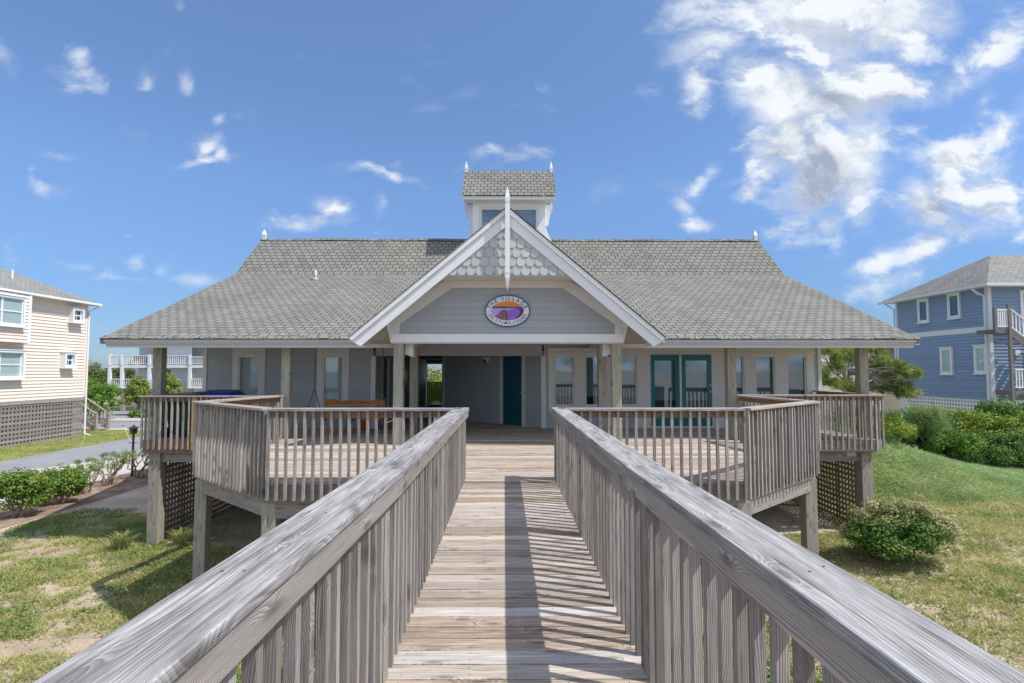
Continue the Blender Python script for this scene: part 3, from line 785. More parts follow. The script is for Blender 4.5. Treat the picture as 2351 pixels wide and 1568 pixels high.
# right window band: one long head trim, posts between, each window its own part
mb = MB()
fl.box(mb, 1.10, 8.42, 2.02, 2.07, -.02, .06); fl.box(mb, 1.12, 8.40, 2.07, 2.15, -.02, .034); fl.box(mb, 1.10, 8.42, 2.15, 2.18, -.02, .07)
edges = [1.12, 1.27, 1.825, 2.117, 2.675, 2.988, 3.543, 3.905, 5.58, 5.919, 6.474, 6.771, 7.315, 7.647, 8.182, 8.40]
for i in range(0, len(edges), 2):
    z0 = .0 if edges[i] in (3.543, 5.58) else .42
    fl.box(mb, edges[i], edges[i + 1], z0, 2.02, -.02, .03)
mb.build('window_band_trim', M['trim'], ch, bevel=.003)
for a, b in WR:
    mb = MB(); fl.box(mb, a - .004, b + .004, 1.96, 2.019, -.02, .026); fl.box(mb, a - .004, b + .004, .42, ZW0, -.02, .026)
    w = mb.build('window', M['trim'], ch)
    mb = MB(); fl.ring(mb, a, b, ZW0, ZW1, .035, -.04, .012); mb.build('sash', M['trim'], w)
    mb = MB(); fl.box(mb, a + .03, b - .03, ZW0 + .03, ZW1 - .03, -.03, -.025); mb.build('pane', M['bglass'], w)
    mb = MB(); fl.box(mb, a - .02, b + .02, ZW0 + R(.0, .28), ZW1 + .02, -.12, -.11); mb.build('grey_tone', M['grey_tone'], w)  # added backing panel, gives the pane an even hazy tone
# french doors
for i, (a, b) in enumerate(((3.915, 4.70), (4.765, 5.57))):
    mb = MB(); z0, z1 = .06, 1.985
    fl.box(mb, a, a + .11, z0, z1, -.03, .005); fl.box(mb, b - .11, b, z0, z1, -.03, .005); fl.box(mb, a + .11, b - .11, z1 - .15, z1, -.03, .005); fl.box(mb, a + .11, b - .11, z0, z0 + .47, -.03, .005)
    d = mb.build('glass_door', M['teal'], ch, bevel=.003)
    mb = MB(); fl.box(mb, a + .10, b - .10, z0 + .45, z1 - .13, -.02, -.014); mb.build('pane', M['bglass'], d)
    mb = MB(); fl.box(mb, a + .05, b - .05, .75, z1 - .05, -.12, -.11); mb.build('grey_tone', M['grey_tone'], d)
    if i:
        for zz in (.98, 1.17):
            mb = MB(); mb.lathe((0, 0, 0), [(.012, 0), (.012, .03), (.028, .035), (.03, .05), (.02, .062)], 12)
            mb.v = [(b - .055 + x, WY - .005 - z, zz + y) for x, y, z in mb.v]; mb.build('handle', M['steel'], d, smooth=True)
mb = MB(); fl.box(mb, 4.702, 4.763, .05, 1.985, -.04, .015); fl.box(mb, 3.9, 5.59, .0, .055, -.05, .05); mb.build('door_frame', M['trim'], ch)
# panelled doors
def panel_door(fr, u0, u1, z1, mat):
    mb = MB(); fr.box(mb, u0, u1, .02, z1, -.06, -.03)
    w = (u1 - u0); s = .12 * w / .8
    for (a, b) in ((u0 + s, u0 + w / 2 - s * .35), (u0 + w / 2 + s * .35, u1 - s)):
        for (c, d) in ((.25, .78), (.95, 1.5), (1.6, 1.85)):
            fr.ring(mb, a, b, c, d, .02, -.03, -.016); fr.box(mb, a + .045, b - .045, c + .045, d - .045, -.03, -.018)
    dd = mb.build('panel_door', M[mat], ch, bevel=.002)
    mb = MB(); mb.tube([fr.pt(u0 + .07, .95, -.03), fr.pt(u0 + .07, .95, .02)], .025, n=10); mb.build('handle', M['steel'], dd, smooth=True)
    mb = MB(); fr.box(mb, u0 - .13, u0 - .003, 0, z1 + .0, -.03, .02); fr.box(mb, u1 + .003, u1 + .10, 0, z1, -.03, .02); mb.build('door_frame', M['trim'], ch)
    return dd
panel_door(f45, DU[0], DU[1], 1.975, 'darkteal')
panel_door(fpl, 1.12, 1.85, 1.94, 'darkteal')
mb = MB(); f45.box(mb, 2.16, 2.30, 1.82, 1.955, .03, .14); f45.box(mb, 2.13, 2.33, 1.94, 1.964, .02, .15); w = mb.build('wall_lamp', M['white'], ch)
mb = MB(); f45.box(mb, 2.19, 2.27, 1.80, 1.90, .141, .16); mb.build('lens', M['darkglass'], w)
mb = MB(); fpl.box(mb, 4.2, 4.75, .75, 1.55, .02, .06); mb.build('notice_panel', M['darkteal'], ch)

# main roof
XR0, XR1 = -9.03, 9.26
top = [(12.22, 2.275), (18.1, 4.745), (20.0, 6.38), (21.9, 4.745), (27.8, 2.275)]
bot = [(y, z - .13) for y, z in top]
def roof_strip(mb, a, b, x0, x1, s0=0.):
    L = math.hypot(b[0] - a[0], b[1] - a[1])
    mb.add([(x0, a[0], a[1]), (x1, a[0], a[1]), (x1, b[0], b[1]), (x0, b[0], b[1])], [(0, 1, 2, 3)], [(x0, s0, 0), (x1, s0, 0), (x1, s0 + L, 0), (x0, s0 + L, 0)])
mb = MB(); roof_strip(mb, top[0], top[1], XR0, XR1); roof_strip(mb, (27.8, 2.275), top[3], XR1, XR0)
roof = mb.build('roof', M['roof'], ch)
mb = MB(); roof_strip(mb, top[1], top[2], XR0, XR1); roof_strip(mb, top[3], top[2], XR1, XR0)
mb.build('upper_slope', M['roofup'], roof)
mb = MB()
for i in range(4):
    (y0, z0), (y1, z1) = bot[i], bot[i + 1]
    mb.add([(XR0, y0, z0), (XR1, y0, z0), (XR1, y1, z1), (XR0, y1, z1)], [(3, 2, 1, 0)])
for x in (XR0, XR1):
    for i in range(4):
        q = [(x, *top[i]), (x, *top[i + 1]), (x, *bot[i + 1]), (x, *bot[i])]
        mb.add(q, [(0, 1, 2, 3) if x < 0 else (3, 2, 1, 0)])
mb.build('rake_board', M['trim'], roof)
mb = MB(); x = XR0   # ridge cap
while x < XR1 - .05:
    l = .225; zz = R(0, .012) + .012 * math.sin(x * 1.7)
    for s in (-1, 1):
        mb.prism([(x, 20, 6.385 + zz), (x + l, 20, 6.385 + zz), (x + l, 20 + s * .12, 6.30 + zz), (x, 20 + s * .12, 6.30 + zz)], (0, 0, .018))
    x += l + .004
mb.build('ridge_cap', M['roofup'], roof)
mb = MB(); x = XR0     # rolled starter course on the eave
while x < XR1 - .05:
    l = min(.222, XR1 - x)
    for (a, b) in (((12.19, 2.262), (12.225, 2.287)), ((12.225, 2.287), (12.36, 2.345))):
        mb.prism([(x, *a), (x + l, *a), (x + l, *b), (x, *b)], (0, 0, .012), (1, 0, 0))
    x += .23
mb.build('starter_course', M['roof'], roof)
mb = MB()
for x0, x1 in ((XR0 + .06, -2.5), (2.5, XR1 - .06)):
    mb.prism([(x0 + (.04 if x0 < 0 else 0), 12.29, 2.075), (x1 - (.04 if x1 > 3.5 else 0), 12.29, 2.075), (x1, 12.29, 2.20), (x0, 12.29, 2.20)], (0, .03, 0))
    mb.box((x0 - (.03 if x0 < 0 else 0), 12.26, 2.2), (x1 + (.03 if x1 > 3.5 else 0), 12.32, 2.255))
mb.build('fascia', M['trim'], ch, bevel=.003)
mb = MB(); mb.tube([(-6.13, 17.45, 4.40), (-6.13, 17.45, 4.76)], .042, n=12); mb.lathe((-6.13, 17.45, 4.44), [(.10, .0), (.08, .05), (.05, .07), (.044, .08)], 12); mb.build('vent_pipe', M['scallop'], roof, smooth=True)
def finial(parent, c, h, w, name='finial'):
    mb = MB(); c = V(c)
    for (r0, r1, a, b) in ((.5, .5, 0, .28), (.62, .62, .28, .36), (.4, .4, .36, .42), (.62, .62, .42, .5), (.62, .04, .5, 1.)):
        z0, z1 = c.z + a * h, c.z + b * h; a0, a1 = w * r0, w * r1
        mb.add([(c.x - a0, c.y - a0, z0), (c.x + a0, c.y - a0, z0), (c.x + a0, c.y + a0, z0), (c.x - a0, c.y + a0, z0), (c.x - a1, c.y - a1, z1), (c.x + a1, c.y - a1, z1), (c.x + a1, c.y + a1, z1), (c.x - a1, c.y + a1, z1)],
               [(3, 2, 1, 0), (4, 5, 6, 7), (0, 1, 5, 4), (1, 2, 6, 5), (2, 3, 7, 6), (3, 0, 4, 7)])
    return mb.build(name, M['white'], parent)
finial(roof, (XR0 + .10, 20, 6.37), .38, .11); finial(roof, (XR1 - .10, 20, 6.37), .38, .11)

# front gable
GY0, GYW = 11.05, 11.72
AP, HW, GS = 4.90, 3.18, .838
mb = MB()
for s in (-1, 1):
    q = [(0, GY0, AP), (s * HW, GY0, AP - GS * HW), (s * HW, 12.5, AP - GS * HW), (0, 18.4, AP)]
    L = HW * math.hypot(1, GS)
    ws = [(GY0, L, 0), (GY0, 0, 0), (12.5, 0, 0), (18.4, L, 0)]
    mb.add(q, [(0, 1, 2, 3) if s < 0 else (3, 2, 1, 0)], ws)
gr = mb.build('gable_roof', M['roof'], ch)
mb = MB()
for s in (-1, 1):
    q = [(0, GY0 + .02, AP - .02), (s * HW, GY0 + .02, AP - .02 - GS * HW), (s * HW, 12.35, AP - .02 - GS * HW), (0, 18.3, AP - .02)]
    mb.prism(q, (0, 0, -.10))
mb.build('gable_soffit', M['soffit'], gr)
def gable_band(mb, y0, y1, t0, t1, hw=HW, cut=.14):
    """sloping band under the gable roof line between vertical depths t0..t1"""
    for s in (-1, 1):
        q = [(0, y0, AP - t0), (s * hw, y0, AP - t0 - GS * hw), (s * (hw - cut * (t1 - t0) / .2), y0, AP - t1 - GS * (hw - cut * (t1 - t0) / .2)), (0, y0, AP - t1)]
        mb.prism(q, (0, y1 - y0, 0), (s * .766, 0, -.642))
mb = MB(); gable_band(mb, GY0 - .045, GY0 + .03, .012, .125, HW + .015); gable_band(mb, GY0, GY0 + .04, .127, .375, HW - .05)
mb.build('barge_board', M['white'], gr, bevel=.003)
mb = MB()   # drip edge of shingles
gable_band(mb, GY0 - .06, GY0 + .03, -.012, .01, HW + .02); mb.build('drip_edge', M['roof'], gr)
# scalloped shingle panel
mb = MB(); mb.prism([(-1.65, 11.10, 3.50), (1.65, 11.10, 3.50), (0, 11.10, 4.86)], (0, .03, 0)); pn = mb.build('gable_panel', M['scallop'], gr)
mb = MB(); SW, SH = .186, .188
for row in range(7):
    zb = 3.50 + row * SH
    for k in range(-10, 11):
        cx = (k + (.5 if row % 2 else 0)) * SW
        h = min(.27, AP - .12 - GS * (abs(cx) + SW / 2) - zb)
        if h < .085: continue
        w = SW / 2 - .004; yb, ty = 11.068, 11.092
        pts = [(cx + w * math.cos(a), yb, zb + .085 - .093 * abs(math.sin(a)) ** .9) for a in np.linspace(math.pi, 2 * math.pi, 13)]
        pts = [(x, yb + (ty - yb) * (z - zb) / .27, z) for x, _, z in pts] + [(cx + w, yb + (ty - yb) * h / .27, zb + h), (cx - w, yb + (ty - yb) * h / .27, zb + h)]
        mb.prism(pts, (0, .014, 0), (0, 0, 1))
mb.build('scallop_shingles', M['scallop'], pn)
mb = MB(); mb.box((-1.62, 11.10, 3.485), (1.62, GYW, 3.502)); mb.build('gable_ledge', M['soffit'], gr)
fg = Fr((0, GYW, 0), (1, 0, 0), (0, -1, 0))
mb = MB()
fg.siding(mb, -2.4, 2.4, 2.34, 3.48, .152, lip=.014, span=lambda z: (-min(2.4, 2.42 - max(0, z - 2.62) * 1.42), min(2.4, 2.42 - max(0, z - 2.62) * 1.42)))
mb.build('gable_wall', M['gsiding'], ch)
mb = MB()
for s in (-1, 1):
    q = [(s * 1.19, 3.33), (s * 1.27, 3.52), (s * 2.49, 2.745), (s * 2.49, 2.50), (s * 2.44, 2.46)]
    mb.prism([(x, GYW - .045, z) for x, z in q], (0, .043, 0), (s * .84, 0, -.54))
    mb.box((s * 2.30, GYW - .05, 2.345), (s * 2.495, GYW + .2, 2.72))
    mb.prism([(s * 1.2, GYW - .02, 3.52), (s * 2.49, GYW - .02, 2.70), (s * 2.49, GYW - .02, 2.78), (s * 1.5, GYW - .02, 3.62)], (0, .018, 0))
    mb.prism([(s * 2.47, 11.1, 2.63), (s * 2.47, 12.3, 2.63), (s * 2.47, 12.3, 2.16), (s * 2.47, GYW, 2.16)], (s * .02, 0, 0))
mb.box((-1.28, GYW - .047, 3.335), (1.28, GYW - .004, 3.483))
mb.build('gable_trim', M['trim'], ch, bevel=.003)
mb = MB(); mb.box((-2.5, GYW - .04, 2.165), (2.5, GYW + .16, 2.342)); mb.build('beam', M['white'], ch, bevel=.004)
mb = MB(); mb.box((-2.48, GYW - .02, 2.14), (2.48, GYW + .15, 2.163)); mb.box((-2.45, GYW + .16, 2.23), (2.45, 12.36, 2.262))
for s in (-1, 1): mb.box((s * 2.23, GYW + .165, 2.17), (s * 2.43, 14.9, 2.25))
for s in (-1, 1): mb.prism([(s * 2.45, 12.12, 2.15), (s * 3.12, 12.12, 2.15), (s * 3.12, 12.12, 2.22), (s * 2.45, 12.12, 2.76)], (0, .02, 0)); mb.box((s * 2.50, 12.0, 2.13), (s * 3.05, 12.355, 2.148))
mb.build('porch_beam', M['soffit'], ch)
# king post
mb = MB(); kx, ky, w = 0, GY0 - .11, .047
def sq(z0, z1, a, b): mb.add([(kx - a, ky - a, z0), (kx + a, ky - a, z0), (kx + a, ky + a, z0), (kx - a, ky + a, z0), (kx - b, ky - b, z1), (kx + b, ky - b, z1), (kx + b, ky + b, z1), (kx - b, ky + b, z1)], [(3, 2, 1, 0), (4, 5, 6, 7), (0, 1, 5, 4), (1, 2, 6, 5), (2, 3, 7, 6), (3, 0, 4, 7)])
sq(3.52, 4.93, w, w); sq(4.93, 4.96, w * .75, w * .75); sq(4.96, 5.06, w, w); sq(5.06, 5.29, w, .003); sq(3.49, 3.52, w * .75, w * .75); sq(3.42, 3.49, w, w); sq(3.17, 3.42, .003, w)
mb.build('king_post', M['white'], gr)
# porch posts
for (x, y) in ((-2.33, 11.82), (2.34, 11.82), (-2.36, 13.95), (2.40, 13.95)):
    mb = MB(); mb.box((x - .1, y - .1, 0), (x + .1, y + .1, 2.165)); mb.build('porch_post', M['post'], ch, bevel=.006)
for x in (-8.12, -5.15, 5.25, 8.36):
    mb = MB(); mb.box((x - .1, 12.8, -.03), (x + .1, 13.0, 2.262)); mb.build('porch_post', M['post'], ch, bevel=.006)
for s, lab in ((-1, 'left'), (1, 'right')):
    x = s * 2.16 + (.0 if s < 0 else .03)
    t = thing('security_light', (x, 12.2, 1.95), 'small white box lamp under the gable beam by the %s pair of posts' % lab, 'lamp', 'box lamps under the gable')
    mb = MB(); mb.prism([(x - .09, 12.0, 1.92), (x + .09, 12.0, 1.86), (x + .09, 12.0, 2.16), (x - .09, 12.0, 2.16)] if s < 0 else [(x - .09, 12.0, 1.86), (x + .09, 12.0, 1.92), (x + .09, 12.0, 2.16), (x - .09, 12.0, 2.16)], (0, .3, 0)); mb.build('housing', M['plasticwhite'], t, bevel=.01)
    mb = MB(); xx = x + s * .094; mb.box((xx - .02, 11.99, 1.87), (xx + .02, 12.31, 2.163)); mb.build('side_panel', M['navy'], t)

# cupola
CXX = .05
cu = thing('cu_tmp', (0, 0, 0), None, None); bpy.data.objects.remove(cu)
mb = MB()
for (x0, x1, y0, y1) in ((CXX - 1.27, CXX - 1.05, 19.0, 21.0), (CXX + 1.05, CXX + 1.27, 19.0, 21.0)): mb.box((x0, y0, 5.3), (x1, y1, 7.5))
mb.box((CXX - 1.05, 19.0, 7.30), (CXX + 1.05, 21, 7.5)); mb.box((CXX - 1.05, 19.03, 5.3), (CXX + 1.05, 21, 5.75)); mb.box((CXX - 1.05, 19.6, 5.7), (CXX + 1.05, 19.65, 7.3))
cp = mb.build('cupola', M['white'], roof)
fc = Fr((CXX, 19.0, 0), (1, 0, 0), (0, -1, 0))
for a, b in ((-1.05, -.02), (.02, 1.05)):
    mb = MB(); fc.ring(mb, a, b, 5.75, 7.30, .10, -.05, .01); mb.build('window_frame', M['trim'], cp)
    mb = MB(); fc.box(mb, a + .09, b - .09, 5.84, 7.21, -.04, -.03); mb.build('pane', M['bglass'], cp)
mb = MB()
ce = [(18.62, 7.60), (20.0, 8.95), (21.38, 7.60)]
for i in range(2):
    a, b = ce[i], ce[i + 1]; a, b = (a, b) if i == 0 else (b, a)
    x0, x1 = (CXX - 1.63, CXX + 1.63) if i == 0 else (CXX + 1.63, CXX - 1.63)
    roof_strip(mb, a, b, x0, x1)
mb.build('cupola_roof', M['roofup'], cp)
mb = MB()
mb.box((CXX - 1.60, 18.68, 7.47), (CXX + 1.60, 18.72, 7.585)); mb.box((CXX - 1.58, 18.7, 7.462), (CXX + 1.58, 19.1, 7.475))
for s in (-1, 1):
    x = CXX + s * 1.6
    for sg in (-1, 1):
        q = [(x, 20, 8.935), (x, 20 + sg * 1.37, 7.59), (x, 20 + sg * 1.30, 7.45), (x, 20, 8.76)]; mb.prism(q, (-s * .03, 0, 0))
        q = [(x - s * .05, 20, 8.90), (x - s * .05, 20 + sg * 1.3, 7.55), (x - s * .33, 20 + sg * 1.3, 7.55), (x - s * .33, 20, 8.90)]; mb.prism(q, (0, 0, -.02))
    mb.prism([(x - s * .06, 19.3, 7.47), (x - s * .33, 19.3, 7.47), (x - s * .33, 19.3, 6.72), (x - s * .20, 19.3, 6.72)], (0, .05, 0))
    mb.prism([(CXX + s * 1.26, 19.2, 6.78), (CXX + s * 1.27, 19.2, 6.3), (CXX + s * 1.62, 19.2, 5.9), (CXX + s * 1.36, 19.2, 6.45)], (0, 1.6, 0))
mb.build('cupola_trim', M['white'], cp)
for s in (-1, 1):
    x = CXX + s * 1.57; mb = MB(); kx, ky, w = x, 20.0, .045
    sq(7.62, 8.98, w, w); sq(8.98, 9.01, w * .8, w * .8); sq(9.01, 9.08, w * 1.2, w * 1.2); sq(9.08, 9.33, w * 1.2, .004); sq(7.58, 7.62, w * .7, w * .7); sq(7.52, 7.58, w * 1.1, w * 1.1); sq(7.34, 7.52, .004, w * 1.1)
    mb.build('pendant_post', M['white'], cp)

# lattice gate closing the back of the breezeway
t = thing('lattice_gate', (-2.9, 24.7, 0), 'dark lattice gate at the far end of the breezeway', 'gate')
lattice_mesh(Fr((-3.6, 24.7, 0), (1, 0, 0), (0, -1, 0)), 0, 1.5, 0, 1.07, .085, .056, .01).build('lattice', M['bark'], t)

# ------------------------------------------------------------------ the oval sign
SC = V((0.0, GYW - .02, 2.836))
sg = thing('oval_sign', SC, 'oval painted sign with a pier sunset and the words THE VILLAGE OF STUMP SOUND', 'sign')
def ell(a, b, n=48, cx=0, cz=0): return [(cx + a * math.cos(2 * math.pi * i / n), cz + b * math.sin(2 * math.pi * i / n)) for i in range(n)]
def plate(name, poly, d0, d1, mat, parent):
    mb = MB(); mb.prism([(SC.x + x, SC.y - d1, SC.z + z) for x, z in poly], (0, d1 - d0, 0)); return mb.build(name, M[mat], parent)
plate('rim', ell(.485, .346), .0, .030, 'signblue', sg)
plate('face', ell(.460, .322), .030, .034, 'signwhite', sg)
A, B = .345, .205
pic = plate('painting', ell(A, B), .034, .0355, 'purple', sg)
def clipell(poly):  # keep the painted shapes inside the inner oval
    out = []
    for x, z in poly:
        k = math.hypot(x / A, z / B); out.append((x, z) if k < .995 else (x / k * .995, z / k * .995))
    return out
arc = lambda a0, a1, n=24: [(A * .995 * math.cos(math.radians(a0 + (a1 - a0) * i / n)), B * .995 * math.sin(math.radians(a0 + (a1 - a0) * i / n))) for i in range(n + 1)]
plate('sky_band', arc(26, 154), .0355, .037, 'orange', pic)
plate('shore_band', arc(16, 26, 4) + [(-.1, .098), (.05, .085)][::-1] + arc(154, 164, 4), .0355, .0375, 'signblue', pic)
plate('water_light', arc(165, 215, 10) + [(-.15, -.05), (.05, .03), (.2, .055)], .0355, .0365, 'lilac', pic)
plate('water_shade', arc(-60, 14, 16) + [(.2, .04), (.27, .0), (.27, -.06), (.2, -.13)], .0355, .0366, 'violet', pic)
plate('pier', clipell([(-.13, .02), (-.065, .02), (-.05, -.02), (.0, -.24), (-.19, -.19), (-.15, -.03)]), .0355, .038, 'signbrown', pic)
mb = MB()
for i in range(6):
    z = .005 - i * .03; mb.box((SC.x - .15 - i * .004 + .01, SC.y - .0395, SC.z + z - .004), (SC.x - .055 + i * .009, SC.y - .038, SC.z + z + .003))
for (x, z0, z1) in ((-.20, -.13, -.07), (-.165, -.06, -.01), (-.012, -.20, -.05), (-.03, -.06, .0), (-.045, -.02, .03)): mb.box((SC.x + x - .008, SC.y - .0398, SC.z + z0), (SC.x + x + .008, SC.y - .0381, SC.z + z1))
mb.build('pier_lines', M['ink'], pic)
def lettering(text, a, b, t0, t1, size, name, lower=False):
    vs_all, fs_all = [], []
    n = len(text)
    ts = np.linspace(t0, t1, 400); X = a * np.cos(ts); Z = b * np.sin(ts)
    L = np.concatenate([[0], np.cumsum(np.hypot(np.diff(X), np.diff(Z)))])
    wid = {'I': .45, ' ': .5, '.': .45, 'V': 1.05, 'M': 1.2, 'G': 1.1, 'O': 1.1, 'A': 1.05}
    ws = np.array([wid.get(c, .92) for c in text]); pos = (np.cumsum(ws) - ws / 2) / ws.sum() * L[-1]
    dg = None
    def flush():
        if vs_all:
            mb = MB(); mb.add(vs_all, fs_all); mb.build(name, M['ink'], sg); vs_all.clear(); fs_all.clear()
    for c, p in zip(text, pos):
        if c in ' .': flush()
        if c == ' ': continue
        tt = float(np.interp(p, L, ts)); x, z = a * math.cos(tt), b * math.sin(tt)
        nx_, nz_ = math.cos(tt) / a, math.sin(tt) / b; l = math.hypot(nx_, nz_); nx_, nz_ = nx_ / l, nz_ / l
        if lower: nx_, nz_ = -nx_, -nz_
        rx, rz = nz_, -nx_
        cu_ = bpy.data.curves.new('glyph', 'FONT'); cu_.body = c; cu_.align_x = 'CENTER'; cu_.align_y = 'CENTER'; cu_.size = size; cu_.extrude = .002; cu_.offset = .0012
        ob = bpy.data.objects.new('glyph', cu_); COL.objects.link(ob)
        dg = bpy.context.evaluated_depsgraph_get(); me = bpy.data.meshes.new_from_object(ob.evaluated_get(dg))
        o = len(vs_all)
        for v in me.vertices:
            gx_, gy_, gzz = v.co
            gx_ *= .86
            vs_all.append((SC.x + x + rx * gx_ + nx_ * gy_, SC.y - .036 - gzz, SC.z + z + rz * gx_ + nz_ * gy_))
        fs_all += [tuple(i + o for i in pl.vertices) for pl in me.polygons]
        bpy.data.objects.remove(ob); bpy.data.curves.remove(cu_); bpy.data.meshes.remove(me)
    flush()
lettering('THE VILLAGE', .402, .264, rad(172), rad(8), .125, 'lettering')
lettering('.OF.STUMP.SOUND.', .402, .264, rad(188), rad(352), .085, 'lettering', True)

# ------------------------------------------------------------------ things on the porch
def bin_(x, y, rz, label, mat, h=1.0, emblem=False, lid_w=None):
    t = thing('wheelie_bin', (x, y, 0), label, 'bin', 'rubbish bins on the porch')
    def tp(s, b0, b1, z0, z1, d0, d1, name, m, bev=.015):
        mb = MB()
        P = []
        for i in range(8):
            k = bool(i & 1); w, d = (b1, d1) if k else (b0, d0)
            P.append((x + (w if i & 4 else -w), y + (d if i & 2 else -d), z1 if k else z0))
        mb.hexa(P, P, 2); return mb.build(name, M[m], t, bevel=bev)
    tp(0, .24, .29, .06, .80, .26, .34, 'body', mat); tp(0, .305, .305, .80, .95, .355, .355, 'collar', mat)
    tp(0, .33, .33, .953, .975, .40, .40, 'lid_rim', mat, .006); tp(0, .325, .27, .976, h, .39, .25, 'lid', mat, .012)
    for s in (-1, 1):
        mb = MB(); mb.tube([(x + s * .27, y - .24, .115), (x + s * .33, y - .24, .115)], .115, n=20); w = mb.build('wheel', M['black'], t, smooth=False)
        mb = MB(); mb.tube([(x + s * .331, y - .24, .115), (x + s * .336, y - .24, .115)], .05, n=12); mb.build('hub', M['metal'], w)
    mb = MB(); mb.tube([(x - .25, y - .36, .93), (x - .25, y - .43, .95), (x + .25, y - .43, .95), (x + .25, y - .36, .93)], .016, n=8); mb.build('handle', M[mat], t, smooth=True)
    if emblem:
        mb = MB(); f = Fr((x, y - .357, 0), (1, 0, 0), (0, -1, 0))
        f.box(mb, -.13, .13, .845, .853, 0, .003)
        for (a0, a1, r0) in ((200, 340, .055), (20, 130, .05)):
            q = [(r0 * math.cos(rad(a)), .905 + r0 * .75 * math.sin(rad(a))) for a in np.linspace(a0, a1, 8)] + [(r0 * .55 * math.cos(rad(a)), .905 + r0 * .4 * math.sin(rad(a))) for a in np.linspace(a1, a0, 8)]
            mb.prism([f.pt(u, z, .003) for u, z in q], (0, .003, 0))
        f.box(mb, -.07, .07, .862, .868, 0, .003)
        mb.build('emblem', M['plasticwhite'], t)
    return t
bin_(-7.72, 13.32, 0, 'dark green wheeled bin with a white emblem behind the porch railing', 'bin', 1.01, True)
bin_(-7.15, 13.95, 0, 'plain dark green wheeled bin standing between two others', 'bin', 1.07)
bin_(-6.78, 13.25, 0, 'wheeled bin with a bright blue lid', 'binblue', 1.06)

# porch swing
sw = thing('porch_swing', (-3.83, 13.6, .4), 'varnished wooden porch swing hanging on chains from the porch ceiling', 'swing')
X0, X1 = -4.58, -3.06
mb = MB()
for k in range(7): mb.box((X0, 13.32 + k * .065, .40), (X1, 13.375 + k * .065, .42), g=0)
for x in (X0 + .06, (X0 + X1) / 2, X1 - .06): mb.box((x - .03, 13.3, .33), (x + .03, 13.78, .398))
mb.build('seat', M['swing'], sw, bevel=.003)
mb = MB(); n = 40
crest = lambda t: .80 + .035 * (1 - abs(2 * t - 1)) * 0 + .05 * math.exp(-((abs(2 * t - 1) - .78) / .22) ** 2) + .035 * math.exp(-((2 * t - 1) / .12) ** 2) + .02 * math.exp(-((abs(2 * t - 1) - .3) / .1) ** 2)
q = [(X0 + .03 + (X1 - X0 - .06) * i / n, 13.86, crest(i / n)) for i in range(n + 1)] + [(X1 - .03, 13.86, .70), (X0 + .03, 13.86, .70)]
mb.prism(q, (0, .025, 0), (1, 0, 0), (0, 0, 1))
for k in range(4): mb.box((X0 + .03, 13.80 + k * .015, .46 + k * .06), (X1 - .03, 13.825 + k * .015, .505 + k * .06), g=0)
for x in (X0, X1 - .05): mb.prism([(x, 13.76, .38), (x, 13.80, .38), (x, 13.92, .86), (x, 13.88, .86)], (.05, 0, 0), (0, 0, 1), (0, 1, 0))
mb.build('backrest', M['swing'], sw, bevel=.003)
mb = MB()
for s in (-1, 1):
    xc = (X0 + X1) / 2 + s * .17
    mb.tube([(xc - s * .13, 13.855, .755), (xc - s * .05, 13.855, .775), (xc + s * .03, 13.855, .76), (xc + s * .13, 13.855, .755)], .008, n=5)
mb.build('carved_groove', M['black'], sw)
for x in (X0 + .03, X1 - .03):
    mb = MB(); mb.box((x - .035, 13.3, .60), (x + .035, 13.84, .625)); mb.box((x - .02, 13.33, .42), (x + .02, 13.37, .60)); mb.build('armrest', M['swing'], sw, bevel=.003)
def chain(pts):
    mb = MB()
    for a, b in zip(pts, pts[1:]):
        a, b = V(a), V(b); L = (b - a).length; d = (b - a) / L; k = int(L / .036)
        p = d.cross(V((0, 1, 0))).normalized(); q_ = d.cross(p)
        for i in range(k):
            c = a + d * (L * (i + .5) / k); sd = p if i % 2 else q_; h = L / k * .62
            ring = [c + d * h, c + d * h * .6 + sd * .012, c - d * h * .6 + sd * .012, c - d * h, c - d * h * .6 - sd * .012, c + d * h * .6 - sd * .012, c + d * h]
            mb.tube(ring, .006, n=4, cap=False)
    return mb.build('chain', M['metal'], sw)
for x, s in ((-4.74, -1), (-3.08, 1)):
    chain([(x, 13.6, 2.26), (x + .0, 13.58, 1.12)]); chain([(x, 13.58, 1.12), (x - .07 * (1 if s < 0 else 1), 13.33, .62)]); chain([(x, 13.58, 1.12), (x + .04, 13.86, .62)])

t = thing('flower_pot', (-3.83, 14.62, 0), 'round terracotta flower pot standing by the grey wall behind the swing', 'pot')
mb = MB(); mb.lathe((-3.83, 14.62, 0), [(.07, 0), (.10, .06), (.118, .14), (.112, .19), (.095, .215), (.115, .222), (.118, .245), (.10, .25), (.09, .225)], 20); mb.build('pot', M['terracotta'], t, smooth=True)
t = thing('side_table', (-1.42, 13.4, 0), 'white plastic side table behind the end of the left handrail', 'table')
mb = MB(); mb.lathe((-1.42, 13.4, 0), [(.47, .575), (.50, .58), (.515, .6), (.50, .618), (.46, .62)], 32); mb.build('tabletop', M['plasticwhite'], t, smooth=True)
for (a, b) in ((-1, -1), (-1, 1), (1, -1), (1, 1)):
    mb = MB(); mb.tube([(-1.42 + a * .36, 13.4 + b * .36, 0), (-1.42 + a * .27, 13.4 + b * .27, .575)], .028, .035, n=8); mb.build('leg', M['plasticwhite'], t)
mb = MB(); mb.box((-1.72, 13.08, .50), (-1.12, 13.12, .575)); mb.box((-1.72, 13.68, .50), (-1.12, 13.72, .575)); mb.build('apron', M['plasticwhite'], t)

